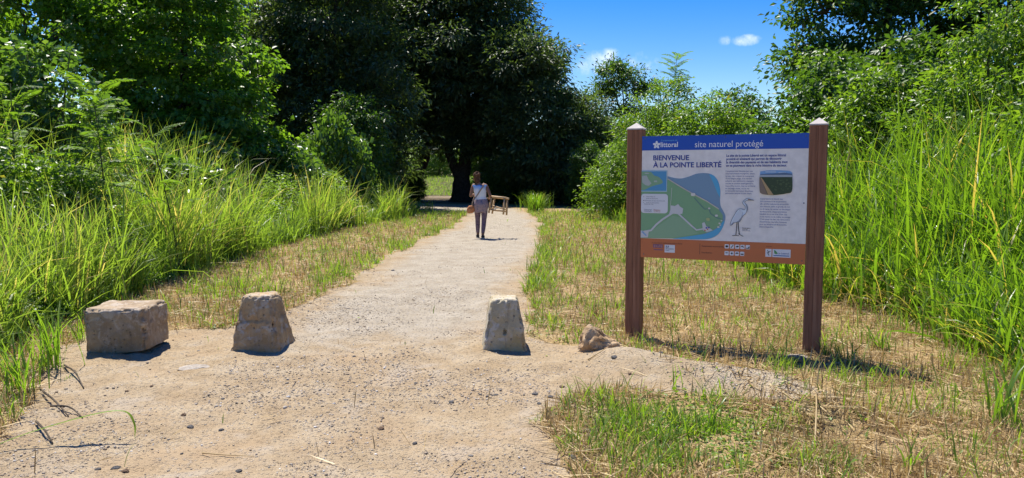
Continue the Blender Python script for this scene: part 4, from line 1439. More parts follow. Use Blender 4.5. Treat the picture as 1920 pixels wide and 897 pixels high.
shape('photo_sky', [fr], (.22, .42, .68), 2)
shape('photo_cloud', [rrect(1.11, .786, 1.20, .798, .005, 2), rrect(1.22, .783, 1.28, .791, .004, 2)], (.45, .58, .72), 3)
shape('photo_hills', [[(1.069, .772), (1.12, .776), (1.17, .778), (1.22, .781), (1.27, .786), (1.30, .781), (1.332, .776), (1.333, .764), (1.066, .764)]], (.10, .17, .28), 4)
shape('photo_sea', [clip_poly(clip_poly(fr, lambda p: .766 - p[1]), lambda p: p[1] - .735)], (.42, .47, .50), 5)
shape('photo_forest', [clip_poly(fr, lambda p: .748 - p[1] - .012 * math.sin(p[0] * 40) * 0)], (.035, .065, .03), 6)
FOL = [[(x + r_ * math.cos(t), z + r_ * .5 * math.sin(t)) for t in np.linspace(0, 6.28, 7, endpoint=False)] for x, z, r_ in zip(RNG.uniform(1.17, 1.32, 34), RNG.uniform(.63, .735, 34), RNG.uniform(.004, .011, 34)) if x > 1.10 + (.735 - z) * .75]
shape('photo_treetops', FOL, (.075, .12, .05), 7)
shape('photo_water', [clip_poly(clip_poly(fr, lambda p: .744 - p[1]), lambda p: (1.072 + (.744 - p[1]) * .42) - p[0])], (.24, .18, .14), 8)
shape('photo_beach', [[(1.072, .744), (1.080, .744), (1.185, .594), (1.140, .594)]], (.48, .33, .16), 9)
# egret
EG = curve2([(1.022, .545), (.974, .557), (.952, .556), (.932, .537), (.925, .517), (.940, .5), (.949, .486), (.947, .467), (.936, .460), (.908, .469), (.882, .456), (.852, .408), (.83, .362), (.822, .325), (.835, .321), (.857, .345), (.884, .350), (.906, .358), (.928, .404), (.954, .429), (.969, .467), (.962, .5), (.944, .521), (.948, .538), (.974, .545)], 3)
shape('egret_body', [EG], (.72, .80, .86), 3)
stroke('egret_outline', EG + [EG[0]], .0045, (.22, .26, .32), 5)
shape('egret_shade', [[(.9265, .45), (.918, .398), (.892, .362), (.862, .344), (.885, .350), (.906, .358), (.925, .40)], [(.958, .437), (.969, .467), (.962, .5), (.948, .517), (.957, .49), (.960, .465)], [(.826, .327), (.835, .323), (.856, .346), (.85, .352)]], (.30, .34, .40), 4)
shape('egret_wing', [curve2([(.9, .462), (.920, .448), (.912, .402), (.890, .364), (.842, .335), (.856, .393)], 3)], (.66, .71, .76), 4)
shape('egret_beak', [[(.970, .557), (.985, .557), (1.024, .546), (1.018, .542), (.972, .545)]], (.42, .20, .10), 4)
stroke('egret_leg', [(.880, .350), (.877, .288), (.873, .232)], .0065, (.05, .05, .06), 4)
stroke('egret_leg', [(.891, .350), (.895, .289), (.905, .242)], .0065, (.05, .05, .06), 4)
stroke('egret_foot', [(.841, .2295), (.873, .233), (.900, .230)], .0055, (.05, .05, .06), 5)
stroke('egret_foot', [(.895, .250), (.908, .240), (.938, .226)], .0055, (.05, .05, .06), 5)
lettering('lettering', [('Grande aigrette', .927, .294, .0125, .072), ('Ardea alba', .927, .283, .009, .045), ('Oiseau des zones humides', .927, .273, .008, .070)], (.12, .12, .16), 3, .008)
# footer print
DK = (.12, .04, .035)
lettering('lettering', [('Le conservatoire, établissement public du littoral', .110, .134, .013, .283)], DK, 2, .006)
shape('logo_block', [rect(.120, .094, .212, .126), rect(.126, .071, .212, .080)], (.20, .09, .17), 2)
shape('logo_bars', [rect(.128 + i * .017, .097 + (i % 2) * .004, .139 + i * .017, .122 - (i % 3) * .004) for i in range(5)], (.42, .20, .20), 3)
shape('republic_card', [rect(.230, .054, .326, .125)], (.74, .75, .77), 2)
shape('flag_mark', [rrect(.240, .107, .252, .117, .003, 2), rrect(.258, .107, .270, .117, .003, 2)], (.05, .07, .22), 3)
lettering('lettering', [('PRÉFET', .240, .094, .009, .030), ('DE LA RÉGION', .240, .083, .010, .076), ('GUYANE', .240, .070, .008, .034)], (.05, .06, .12), 3, .012)
stroke('divider', [(.5555, .147), (.5555, .05)], .004, DK, 2)
lettering('lettering', [('Équipements recommandés', .573, .121, .013, .195), ('Interdictions', .573, .062, .013, .095)], DK, 2, .014)


def picto(x, z, k):
    s = .0185
    shape('pictogram', [rrect(x - s, z - s, x + s, z + s, .006, 3)], (.74, .75, .77), 2)
    B = (.02, .02, .025)
    if k == 0:
        g = [[(x + .013 * math.cos(t), z + .010 * math.sin(t)) for t in np.linspace(0, 6.28, 10, endpoint=False)]]
    elif k == 1:
        g = [[(x - .013, z - .012), (x - .007, z - .014), (x + .013, z + .009), (x + .008, z + .014)]]
    elif k == 2:
        g = [[(x - .014, z - .004), (x - .006, z + .008), (x + .010, z + .009), (x + .014, z - .001), (x + .004, z - .003), (x, z - .009), (x - .004, z - .003)]]
    elif k == 3:
        g = [[(x - .014, z - .001), (x - .009, z + .009), (x + .004, z + .011), (x + .013, z - .006), (x + .007, z - .007), (x + .001, z + .002)]]
    elif k == 4:
        g = [[(x - .015, z - .013), (x + .015, z - .013), (x + .015, z + .008), (x + .006, z + .002), (x + .004, z - .006), (x - .015, z - .007)]]
    elif k == 5:
        g = [[(x - .011, z + .006), (x + .011, z + .006), (x + .007, z - .001), (x - .007, z - .001)]]
    elif k == 6:
        g = [[(x + (.011 if i % 2 else .006) * math.cos(i * math.pi / 5), z + (.011 if i % 2 else .006) * math.sin(i * math.pi / 5)) for i in range(10)]]
    elif k == 7:
        g = [[(x + .014 * math.cos(t), z + .012 * math.sin(t) - .002) for t in np.linspace(0, math.pi, 8)]]
    else:
        g = [rect(x - .013, z - .010, x + .013, z - .003), rect(x - .013, z - .001, x + .013, z + .002)]
    shape('pictogram_mark', g, B, 3)


for i in range(5):
    picto(.796 + i * .0457, .132, i)
for i in range(4):
    picto(.796 + i * .0452, .071, 5 + i)
lettering('lettering', [('Partenaires', 1.135, .141, .009, .050)], DK, 2, .006)
shape('partner_card', [rect(1.131, .055, 1.182, .124)], (.74, .75, .77), 2)
stroke('partner_figure', [(1.146, .112), (1.158, .096), (1.152, .084), (1.163, .066)], .006, (.04, .05, .08), 3)
stroke('partner_figure', [(1.144, .088), (1.158, .094), (1.172, .105)], .005, (.04, .05, .08), 3)
shape('partner_card', [rect(1.190, .054, 1.341, .124)], (.74, .75, .77), 2)
shape('island_mark', [[(1.203, .118), (1.214, .112), (1.226, .100), (1.234, .086), (1.220, .080), (1.206, .086)]], (.10, .32, .12), 3)
shape('wave_mark', [rect(1.199, .064, 1.330, .072)], (.08, .16, .40), 3)
lettering('lettering', [('Le Littoral', 1.236, .081, .020, .090)], (.10, .14, .34), 3, .0)
# screws
scm = bmesh.new()
bmesh.ops.create_cone(scm, cap_ends=True, segments=10, radius1=.006, radius2=.004, depth=.004)
bmesh.ops.rotate(scm, verts=scm.verts, matrix=Matrix.Rotation(math.pi / 2, 3, 'X'))
scm = mesh_bm('screw', scm)
M['steel'], _nt, _b = new_mat('dull_steel', .4, .5)
_b.inputs['Base Color'].default_value = (.18, .18, .20, 1)
_b.inputs['Metallic'].default_value = .8
for x, z in ((.03, 1.100), (.76, 1.100), (1.435, 1.094), (1.435, .527), (.03, .03), (1.435, .03)):
    obj('screw', scm, M['steel'], panel, (x * KX, -.003, z))

# ------------------------------------------------------------------ walker
skin_m, nt, b = new_mat('brown_skin', .55, .35)
b.inputs['Base Color'].default_value = (.26, .125, .07, 1)
b.inputs['Subsurface Weight'].default_value = .08
b.inputs['Subsurface Radius'].default_value = (.02, .008, .004)
M['skin'] = skin_m


def union_mesh(name, parts, voxel, smooth_it=4, smooth_f=.5):
    V, T = merge(parts)
    me = mesh_np(name, V, T)
    o = bpy.data.objects.new(name, me)
    col.objects.link(o)
    md = o.modifiers.new('remesh', 'REMESH')
    md.mode = 'VOXEL'
    md.voxel_size = voxel
    sm = o.modifiers.new('smooth', 'SMOOTH')
    sm.iterations = smooth_it
    sm.factor = smooth_f
    dg = bpy.context.evaluated_depsgraph_get()
    out = bpy.data.meshes.new_from_object(o.evaluated_get(dg))
    bpy.data.objects.remove(o)
    bpy.data.meshes.remove(me)
    out.name = name
    for p in out.polygons:
        p.use_smooth = True
    return out


def limb(ctrl, rad, sides=14, n=5):
    p = smooth_path(ctrl, n)
    r = np.interp(np.linspace(0, 1, len(p)), np.linspace(0, 1, len(rad)), rad)
    # rounded ends
    d0, d1 = nrm(p[0] - p[1]), nrm(p[-1] - p[-2])
    p = np.vstack([p[0] + d0 * r[0] * .85, p[0] + d0 * r[0] * .5, p, p[-1] + d1 * r[-1] * .5, p[-1] + d1 * r[-1] * .85])
    r = np.concatenate([[r[0] * .5, r[0] * .86], r, [r[-1] * .86, r[-1] * .5]])
    return tube_arrays(p, r, sides)


def loft(rings, sides=22, n=4):
    """stack of horizontal ellipses (x, y, z, half width, half depth)"""
    A = np.array(rings, float)
    a = smooth_path(A[:, :3], n)
    t = np.linspace(0, 1, len(a))
    t0 = np.linspace(0, 1, len(A))
    rx_, ry_ = np.interp(t, t0, A[:, 3]), np.interp(t, t0, A[:, 4])
    ang = np.linspace(0, 2 * np.pi, sides, endpoint=False)
    V = np.stack([a[:, None, 0] + rx_[:, None] * np.cos(ang), a[:, None, 1] + ry_[:, None] * np.sin(ang), np.repeat(a[:, 2:3], sides, 1)], -1).reshape(-1, 3)
    T = []
    m = len(a)
    for i in range(m - 1):
        for j in range(sides):
            p, q = i * sides + j, i * sides + (j + 1) % sides
            T += [(p, q, q + sides), (p, q + sides, p + sides)]
    V = np.vstack([V, a[0], a[-1]])
    for j in range(sides):
        T.append((len(V) - 2, (j + 1) % sides, j))
        T.append((len(V) - 1, (m - 1) * sides + j, (m - 1) * sides + (j + 1) % sides))
    return V, np.array(T, np.int32)


def ellipsoid(c, r, seg=16):
    z = np.linspace(-1, 1, 9) * .995
    return loft([(c[0], c[1], c[2] + r[2] * k, r[0] * math.sqrt(1 - k * k) + .001, r[1] * math.sqrt(1 - k * k) + .001) for k in np.sin(z * math.pi / 2)], seg, 1)


def hand_parts(w, fwd, up, side):
    """palm, four bent fingers of unequal length and a thumb from the side of the palm"""
    w, f, u, s = (np.array(v, float) for v in (w, fwd, up, side))
    f, u, s = nrm(f), nrm(u), nrm(s)
    out = [limb([w - f * .01, w + f * .04 + s * .006, w + f * .08], [.022, .030, .029], 12)]
    out.append(limb([w + f * .05 - s * .02, w + f * .08 - s * .024], [.016, .017], 10))
    out.append(limb([w + f * .05 + s * .02, w + f * .08 + s * .024], [.016, .017], 10))
    for k, ln in enumerate((.066, .076, .072, .056)):
        r0 = w + f * .085 + s * (.030 - .020 * k)
        out.append(limb([r0 - f * .02, r0 + f * ln * .4, r0 + f * ln * .68 - u * ln * .35, r0 + f * ln * .58 - u * ln * .72], [.0092, .009, .0082, .007], 8, 3))
    t0 = w + f * .025 + s * .026
    out.append(limb([t0, t0 + s * .026 + f * .022 - u * .008, t0 + s * .026 + f * .052 - u * .022], [.0125, .0105, .008], 8, 3))
    return out


WX, WY = gp(902, 446)
WY = 18.25
WX = (902 - 960) / 1400 * WY
PS = .955
person = tag(empty('person', (WX, WY, float(gz(WX, WY))), R(2)), 'person walking away up the path in a white sleeveless top and patterned leggings', 'person')
person.scale = (PS,) * 3
# joints: x right, y ahead, z up
HPR, KNR, ANR = (.088, 0, .88), (.075, -.015, .48), (.040, -.11, .085)
HPL, KNL, ANL = (-.088, .0, .88), (-.088, .10, .49), (-.085, .10, .085)
TORSO = [(0, .0, .80, .165, .125), (0, -.01, .88, .176, .135), (-.003, -.005, .96, .160, .115), (-.012, .005, 1.06, .130, .095), (-.022, .012, 1.16, .148, .105), (-.03, .015, 1.27, .165, .108), (-.035, .012, 1.345, .150, .085), (-.045, .015, 1.385, .085, .06)]
SHR, ELR, WRR = (.125, .01, 1.335), (.232, -.055, 1.10), (.225, .14, 1.03)
SHL, ELL, WRL = (-.195, .01, 1.335), (-.262, -.02, 1.09), (-.225, .17, 1.10)
HEAD = (-.105, .045, 1.525)
body = [loft(TORSO), limb([(-.05, .012, 1.36), (-.085, .03, 1.45)], [.056, .05]),
        ellipsoid(HEAD, (.076, .092, .112)), ellipsoid((HEAD[0] - .01, HEAD[1] + .045, HEAD[2] - .065), (.05, .048, .048)),
        limb([(HEAD[0] - .018, HEAD[1] + .085, HEAD[2] + .015), (HEAD[0] - .024, HEAD[1] + .108, HEAD[2] - .02)], [.010, .014], 8),
        ellipsoid((HEAD[0] - .076, HEAD[1] - .0, HEAD[2] - .012), (.012, .022, .034), 10), ellipsoid((HEAD[0] + .076, HEAD[1] - .01, HEAD[2] - .012), (.012, .022, .034), 10),
        limb([HPR, KNR, ANR], [.088, .078, .056, .053, .036]), limb([HPL, KNL, ANL], [.088, .078, .056, .053, .036]),
        limb([(ANR[0], ANR[1] - .03, .045), (ANR[0] + .01, ANR[1] + .08, .038), (ANR[0] + .02, ANR[1] + .15, .03)], [.036, .04, .028]),
        limb([(ANL[0], ANL[1] - .03, .045), (ANL[0] - .005, ANL[1] + .08, .038), (ANL[0] - .012, ANL[1] + .15, .03)], [.036, .04, .028]),
        limb([(.06, .01, 1.33), SHR, ELR], [.05, .052, .046, .038], 14), limb([ELR, WRR], [.037, .036, .025], 12),
        limb([(-.12, .01, 1.33), SHL, ELL], [.05, .052, .046, .038], 14), limb([ELL, WRL], [.037, .036, .025], 12)]
body += hand_parts(WRR, (.02, .95, -.12), (-.2, .1, 1), (-1, 0, -.1)) + hand_parts(WRL, (.25, .9, .25), (-.2, -.2, 1), (1, -.2, 0))
obj('body', union_mesh('body', body, .007, 3), M['skin'], person)


def cloth_mat(name, stops, scale, rough=.85, dist=1.2):
    m, nt, b = new_mat(name, rough, .15)
    n = noise_n(nt, scale, 5, .6, obj_coord(nt), dist)
    link(nt, ramp_n(nt, n, stops), b.inputs['Base Color'])
    return m


def top_mat():
    m, nt, b = new_mat('white_to_blue_cotton', .85, .15)
    sp = node(nt, 'ShaderNodeSeparateXYZ')
    oc = obj_coord(nt)
    link(nt, oc, sp.inputs[0])
    z = math_n(nt, 'ADD', sp.outputs[2], math_n(nt, 'MULTIPLY', noise_n(nt, 9, 4, vec=oc), .12))
    link(nt, mix_n(nt, smooth_n(nt, z, 1.24, 1.44), (.74, .76, .80), (.22, .42, .74)), b.inputs['Base Color'])
    return m


M['top'] = top_mat()
M['leggings'] = cloth_mat('patterned_leggings', ((.32, (.05, .045, .075)), (.45, (.14, .10, .14)), (.55, (.26, .17, .18)), (.68, (.10, .09, .15))), 22)
M['wrap'] = cloth_mat('patterned_wrap', ((.30, (.07, .07, .12)), (.44, (.24, .21, .25)), (.55, (.40, .27, .26)), (.66, (.12, .11, .18))), 13, dist=2.2)
tt = [(x, y, z, a + .010, b_ + .010) for x, y, z, a, b_ in TORSO[2:7]]
tt[0] = (-.004, 0, .985, .165, .122)
obj('tank_top', union_mesh('tank_top', [loft(tt), limb([(.07, .0, 1.32), (.115, .005, 1.335)], [.055, .052]), limb([(-.14, .0, 1.32), (-.185, .005, 1.335)], [.055, .052]), loft([(-.036, .012, 1.335, .155, .09), (-.043, .014, 1.375, .095, .07)])], .009, 4), M['top'], person)
lg_ = [loft([(x, y, z, a + .008, b_ + .008) for x, y, z, a, b_ in TORSO[:3]])]
for H_, K_, A_ in ((HPR, KNR, ANR), (HPL, KNL, ANL)):
    A2 = tuple(np.array(K_) + (np.array(A_) - np.array(K_)) * .82)
    lg_.append(limb([H_, K_, A2], [.096, .086, .064, .060, .047]))
obj('leggings', union_mesh('leggings', lg_, .009, 3), M['leggings'], person)
wr = [(-.005, 0, 1.015, .150, .112), (0, -.002, .96, .175, .130), (0, -.012, .88, .190, .150), (0, -.008, .80, .185, .148), (0, -.004, .72, .168, .135), (.0, .0, .665, .155, .13)]
Vw, Tw = loft(wr, 30)
ph = np.arctan2(Vw[:, 1], Vw[:, 0])
fl = smoothstep(.98, .66, Vw[:, 2])
Vw = Vw * (1 + (np.sin(ph * 7 + Vw[:, 2] * 9) * .03 * fl)[:, None] * np.array([1, 1, 0])) + np.array([0, 0, 1.0]) * (np.sin(ph * 3) * .018 * fl)[:, None]
obj('hip_wrap', union_mesh('hip_wrap', [(Vw, Tw), limb([(-.14, .09, .985), (0, .125, .99), (.14, .09, .985)], [.02, .028, .02])], .009, 2), M['wrap'], person)
# curly hair gathered high
M['hair'] = cloth_mat('curly_brown_hair', ((.3, (.03, .016, .010)), (.55, (.10, .05, .028)), (.75, (.22, .11, .06))), 40)
hr = [ellipsoid((HEAD[0], HEAD[1] - .014, HEAD[2] + .025), (.080, .095, .100)), ellipsoid((HEAD[0] + .012, HEAD[1] - .045, HEAD[2] - .045), (.074, .062, .085))]
hrng = np.random.default_rng(12)
for i in range(70):
    d = nrm(hrng.normal(size=3))
    d[2] = abs(d[2]) * .9
    c = np.array([HEAD[0] + .0, HEAD[1] - .02, HEAD[2] + .075]) + d * np.array([.070, .070, .085]) * (.8 + .4 * hrng.random())
    hr.append(ellipsoid(c, tuple(.018 + .014 * hrng.random(3)), 8))
obj('hair', union_mesh('hair', hr, .008, 1), M['hair'], person)
em_, _n, _b = new_mat('dark_eye', .2, .6)
_b.inputs['Base Color'].default_value = (.02, .014, .01, 1)
for sx in (-.03, .026):
    obj('eye', mesh_np('eye', *ellipsoid((HEAD[0] - .016 + sx, HEAD[1] + .080, HEAD[2] + .006), (.011, .008, .008), 8), smooth=True), em_, person)
obj('mouth', mesh_np('mouth', *limb([(HEAD[0] - .045, HEAD[1] + .086, HEAD[2] - .058), (HEAD[0] - .02, HEAD[1] + .096, HEAD[2] - .058), (HEAD[0] + .003, HEAD[1] + .088, HEAD[2] - .058)], [.004, .007, .004], 8), smooth=True), flat_mat('lip', (.24, .08, .07)), person)
M['shoe'] = flat_mat('dark_shoe_cloth', (.03, .028, .03), .7)
M['sole'] = flat_mat('pale_shoe_sole', (.55, .50, .44), .8)
for A_, dx in ((ANR, .016), (ANL, -.012)):
    sh = obj('shoe', union_mesh('shoe', [limb([(A_[0], A_[1] - .035, .052), (A_[0] + dx * .5, A_[1] + .07, .047), (A_[0] + dx, A_[1] + .15, .036)], [.042, .047, .034])], .008, 2), M['shoe'], person)
    obj('sole', union_mesh('sole', [loft([(A_[0] + dx * .5, A_[1] + .055, z, .046, .128) for z in (.0, .012, .024)], 20)], .007, 1), M['sole'], sh)

# shoulder bag
bagp = tag(empty('shoulder_bag', (WX, WY, float(gz(WX, WY))), R(2)), 'orange brown woven bag hanging at the left hip of the walker', 'bag')
bagp.scale = (PS,) * 3
M['bag'] = cloth_mat('orange_brown_weave', ((.3, (.26, .085, .03)), (.5, (.52, .20, .08)), (.7, (.66, .38, .19))), 30)
obj('pouch', union_mesh('pouch', [loft([(-.275, -.03, .645, .055, .03), (-.272, -.03, .68, .098, .05), (-.262, -.03, .75, .105, .055), (-.25, -.025, .81, .085, .045), (-.24, -.02, .84, .06, .03)])], .009, 3), M['bag'], bagp)
M['strap'] = flat_mat('tan_strap', (.36, .27, .20), .8)
sp_ = smooth_path([(-.235, -.07, .83), (-.20, -.135, .95), (-.10, -.118, 1.10), (-.01, -.122, 1.24), (.06, -.098, 1.34), (.07, -.02, 1.405), (.03, .08, 1.36), (-.09, .125, 1.22), (-.2, .115, 1.0), (-.24, .0, .83)], 6)
tn = nrm(np.gradient(sp_, axis=0))
outw = sp_ - np.array([-.03, 0, 0])
outw[:, 2] = 0
wd = nrm(np.cross(tn, nrm(outw))) * .016
nv = len(sp_)
ow = nrm(outw) * .004
Vs_ = np.vstack([sp_ - wd, sp_ + wd, sp_ + wd + ow, sp_ - wd + ow])
Ts_ = []
for i in range(nv - 1):
    for a_ in range(4):
        p, q = a_ * nv + i, ((a_ + 1) % 4) * nv + i
        Ts_ += [(p, q, q + 1), (p, q + 1, p + 1)]
obj('strap', mesh_np('strap', Vs_, np.array(Ts_)), M['strap'], bagp)

# wooden stool frame carried at her right side
stool = tag(empty('wooden_stool', (WX + .405, WY + .10, float(gz(WX, WY)) + .585), R(-14)), 'light wooden stool frame carried at the right side of the walker', 'stool')
M['stool'] = flat_mat('pale_raw_wood', (.52, .36, .20), .7)


def bar(name, a, c, w, parent):
    a, c = np.array(a, float), np.array(c, float)
    V, T = tube_arrays(np.stack([a, a + (c - a) * .5, c]), np.full(3, w * .7071), 4)
    return obj(name, mesh_np(name, V, T), M['stool'], parent)


SW, SD, SH = .185, .16, .42
for sx in (-1, 1):
    for sy in (-1, 1):
        bar('leg', (sx * SW, sy * SD, 0), (sx * SW * .88, sy * SD * .88, SH), .034, stool)
for sy in (-1, 1):
    bar('rail', (-SW * 1.12, sy * SD * .90, SH - .01), (SW * 1.12, sy * SD * .90, SH - .01), .034, stool)
    bar('stretcher', (-SW * .99, sy * SD * .98, .09), (SW * .99, sy * SD * .98, .09), .026, stool)
for sx in (-1, 1):
    bar('rail', (sx * SW * .90, -SD * .80, SH - .012), (sx * SW * .90, SD * .80, SH - .012), .030, stool)
    bar('stretcher', (sx * SW * .97, -SD * .9, .13), (sx * SW * .97, SD * .9, .13), .026, stool)
bar('brace', (-SW * .9, -SD * .3, .20), (SW * .9, SD * .3, .13), .024, stool)
stool.rotation_euler = (R(-6), R(5), R(-14))

# ------------------------------------------------------------------ stones, tufts, twigs and single blades
rng = np.random.default_rng(77)
PEB = []
ico = bmesh.new()
bmesh.ops.create_icosphere(ico, subdivisions=1, radius=1)
IV = np.array([v.co[:] for v in ico.verts])
IT = np.array([[v.index for v in f.verts] for f in ico.faces])
ico.free()


OV = np.array([(1, 0, 0), (-1, 0, 0), (0, 1, 0), (0, -1, 0), (0, 0, 1), (0, 0, -.6)], float)
OT = np.array([(0, 2, 4), (2, 1, 4), (1, 3, 4), (3, 0, 4), (2, 0, 5), (1, 2, 5), (3, 1, 5), (0, 3, 5)])


def pebbles(n, y0, y1, smin, smax, seed, kd, IV=IV, IT=IT):
    r = np.random.default_rng(seed)
    y = sample_depth(n * 3, y0, y1, r, kd)
    x = r.uniform(-4.3, 2.4, n * 3)
    ok = in_poly(x, y, SAND) & (np.hypot(x, y) > 3.2)
    clump = fbm(x * 1.1, y * 1.1, 83, 4)
    ok &= r.random(n * 3) < .08 + 1.5 * smoothstep(.46, .66, clump)
    x, y = x[ok][:n], y[ok][:n]
    m = len(x)
    s = smin + (smax - smin) * r.random(m) ** 3.2
    jit = 1 + r.normal(size=(m, len(IV), 1)) * .16
    sc = np.stack([s * (1 + .5 * r.random(m)), s * (.75 + .4 * r.random(m)), s * (.45 + .4 * r.random(m))], 1)
    V = IV[None] * jit * sc[:, None, :]
    a = r.random(m) * 6.28
    c, sn = np.cos(a)[:, None], np.sin(a)[:, None]
    V = np.stack([V[..., 0] * c - V[..., 1] * sn, V[..., 0] * sn + V[..., 1] * c, V[..., 2]], -1)
    V += np.stack([x, y, gzf(x, y) + sc[:, 2] * .25], 1)[:, None, :]
    T = IT[None] + (np.arange(m) * len(IV))[:, None, None]
    return V.reshape(-1, 3), T.reshape(-1, 3), np.repeat(r.random(m), len(IV))


def stone_mat():
    m, nt, b = new_mat('small_stone', .85, .25)
    at = node(nt, 'ShaderNodeAttribute', attribute_name='var')
    c = ramp_n(nt, at.outputs['Fac'], ((0, (.18, .165, .15)), (.10, (.27, .235, .19)), (.35, (.32, .235, .15)), (.6, (.36, .29, .21)), (.8, (.42, .36, .28)), (.94, (.52, .47, .40)), (1, (.74, .71, .66))))
    v = noise_n(nt, 90, 4, .6, obj_coord(nt))
    link(nt, mix_n(nt, math_n(nt, 'MULTIPLY', smooth_n(nt, v, .4, .7), .35), c, (.16, .13, .10)), b.inputs['Base Color'])
    return m


M['stone'] = stone_mat()
build_stuff('gravel', [pebbles(34000, 3.3, 11, .0016, .0052, 507, 5, OV, OT), pebbles(17000, 3.3, 10, .0018, .0085, 501, 5), pebbles(420, 3.4, 9, .006, .013, 503, 5), pebbles(5000, 5, 26, .004, .012, 502, 10)], M['stone'], 'loose gravel on sand and path')
stones = [rock_mesh('loose_stone', 20 + i, (1, .8, .55), 2, .5, .5) for i in range(5)]
SMATS = [rock_mat('grey_stone', (.15, .145, .14), (.30, .28, .255), (.09, .085, .08)), rock_mat('brown_stone', (.20, .125, .08), (.36, .25, .165), (.12, .075, .05)), rock_mat('pale_stone', (.38, .35, .30), (.54, .50, .44), (.25, .22, .18))]
SNAME = ('dark grey stone lying loose on the sand', 'reddish brown stone lying loose on the sand', 'pale chip of stone lying loose on the sand')
SGRP = ('loose dark grey stones on the sand', 'loose brown stones on the sand', 'loose pale stones on the sand')
SM = {}
spots = [gp(px, py) + (s,) for px, py, s in ((329, 781, .022), (341, 798, .024), (400, 805, .018), (776, 720, .019), (270, 729, .016), (1107, 811, .035), (1106, 866, .04), (1076, 861, .03), (1124, 858, .034), (1004, 742, .024), (1012, 758, .02), (844, 756, .022), (708, 804, .024), (773, 832, .018), (431, 887, .02), (195, 878, .026), (212, 884, .02), (160, 881, .018), (735, 508, .035), (1034, 746, .026), (1056, 730, .022), (1155, 690, .028), (1244, 688, .024))]
while len(spots) < 56:
    y = float(sample_depth(1, 3.5, 8.5, rng, 5)[0])
    x = float(rng.uniform(-3.6, 1.6))
    if in_poly(np.array([x]), np.array([y]), SAND)[0]:
        spots.append((x, y, .009 + .011 * float(rng.random()) ** 2))
for i, (x, y, s) in enumerate(spots):
    mi = (0, 0, 1, 2, 0, 1, 0, 2)[i % 8] if i > 22 else (0 if i % 4 else 1)
    key = (i % 5, mi)
    if key not in SM:
        SM[key] = stones[key[0]].copy()
        SM[key].materials.append(SMATS[mi])
    o = obj('loose_stone', SM[key], None, None, (x, y, float(gzf(x, y)) + s * .02), float(rng.random() * 6.28), s)
    tag(o, SNAME[mi], 'stone', SGRP[mi])


def tuft(label, x, y, n, h, w, seed, mat, group, spread=.035, curl=1.0, name='grass_tuft', seeded=0):
    r = np.random.default_rng(seed)
    P = np.stack([r.normal(size=n) * spread, r.normal(size=n) * spread, np.full(n, -.01)], 1)
    A = blade_arrays(P, r.random(n) * 6.28, h * (.45 + .6 * r.random(n)), w * (.6 + .8 * r.random(n)), .12 + .35 * r.random(n), curl * (.3 + .9 * r.random(n)), np.clip(.1 + .65 * r.random(n) + (r.random(n) > .93) * .4, 0, 1), 5, .2, seed)
    me = mesh_np(name, A[0], A[1], {'var': A[2]})
    return tag(obj(name, me, M[mat], None, (x, y, float(gzf(x, y)))), label, 'grass tuft', group)


TG = 'single grass tufts on sand and mown verge'
for i, (px, py, n, h, w, lab) in enumerate((
        (1005, 396, 420, 1.05, .03, 'rounded bright grass clump at the right rim of the path end'),
        (1035, 785, 26, .10, .007, 'small green grass tuft alone on the sand, left of the grass patch'),
        (1006, 797, 18, .07, .006, 'tiny grass tuft on the sand left of the small green tuft'),
        (1068, 815, 22, .08, .006, 'low grass tuft on the sand nearest the pale straw stalk'),
        (1340, 800, 16, .34, .013, 'upright green grass shoots in front of the pale ridge'),
        (1278, 735, 7, .30, .012, 'pair of tall grass blades at the left end of the pale ridge'),
        (1452, 720, 8, .36, .012, 'tall grass blades left of the right sign post'),
        (1400, 890, 9, .22, .014, 'bright grass blades at the bottom edge right of the patch'),
        (1200, 668, 34, .16, .008, 'grass tuft at the foot of the left sign post'),
        (1560, 672, 30, .22, .010, 'grass tuft at the foot of the right sign post'),
        (1500, 640, 14, .26, .011, 'grass shoots between the sign posts, near the right one'),
        (1385, 610, 22, .17, .009, 'grass shoots between the sign posts in the middle'),
        (75, 690, 60, .62, .016, 'tall leaning grass tussock at the near left rim of the sand'),
        (20, 740, 48, .60, .016, 'tall grass tussock at the very left edge'),
        (140, 640, 30, .40, .012, 'grass tussock just left of the wide concrete block'),
        (110, 708, 14, .06, .006, 'tiny green sprig on the sand left of the wide block'),
        (1660, 660, 26, .36, .014, 'grass tuft right of the right sign post'),
        (1840, 650, 30, .62, .022, 'wide bladed grass tussock at the right edge'),
        (1905, 800, 26, .55, .022, 'wide bladed grass tussock low at the right edge'),
        (1720, 880, 16, .30, .016, 'grass tuft at the bottom right'))):
    x, y = gp(px, py)
    tuft(lab, x, y, n, h, w, 600 + i, 'grass_wide' if w > .011 else 'grass_short', TG, .25 if i == 0 else (.09 if h > .5 else .035), 1.2)


def one_blade(label, ctrl, w, seed, mat='grass_wide', v=.6):
    p = smooth_path(ctrl, 8)
    n = len(p)
    t = np.linspace(0, 1, n)
    tg = nrm(np.gradient(p, axis=0))
    s = nrm(np.cross(tg, np.array([0, 0, 1.0])))
    ww = (w * (.5 + 1.2 * t - 1.7 * t ** 3) / 2).clip(.0005)[:, None]
    V = np.vstack([p - s * ww, p - np.array([0, 0, .35]) * ww, p + s * ww])
    T = []
    for i in range(n - 1):
        for a in (0, 1):
            q = a * n + i
            T += [(q, q + 1, q + n + 1), (q, q + n + 1, q + n)]
    me = mesh_np('arching_grass', V, np.array(T), {'var': np.tile(np.linspace(v - .1, v + .2, n), 3)}, smooth=True)
    return tag(obj('arching_grass', me, M[mat]), label, 'grass blade', None, 'thing')


def G3(px, py, h=0.0):
    x, y = gp(px, py)
    return (x, y, float(gzf(x, y)) + h)


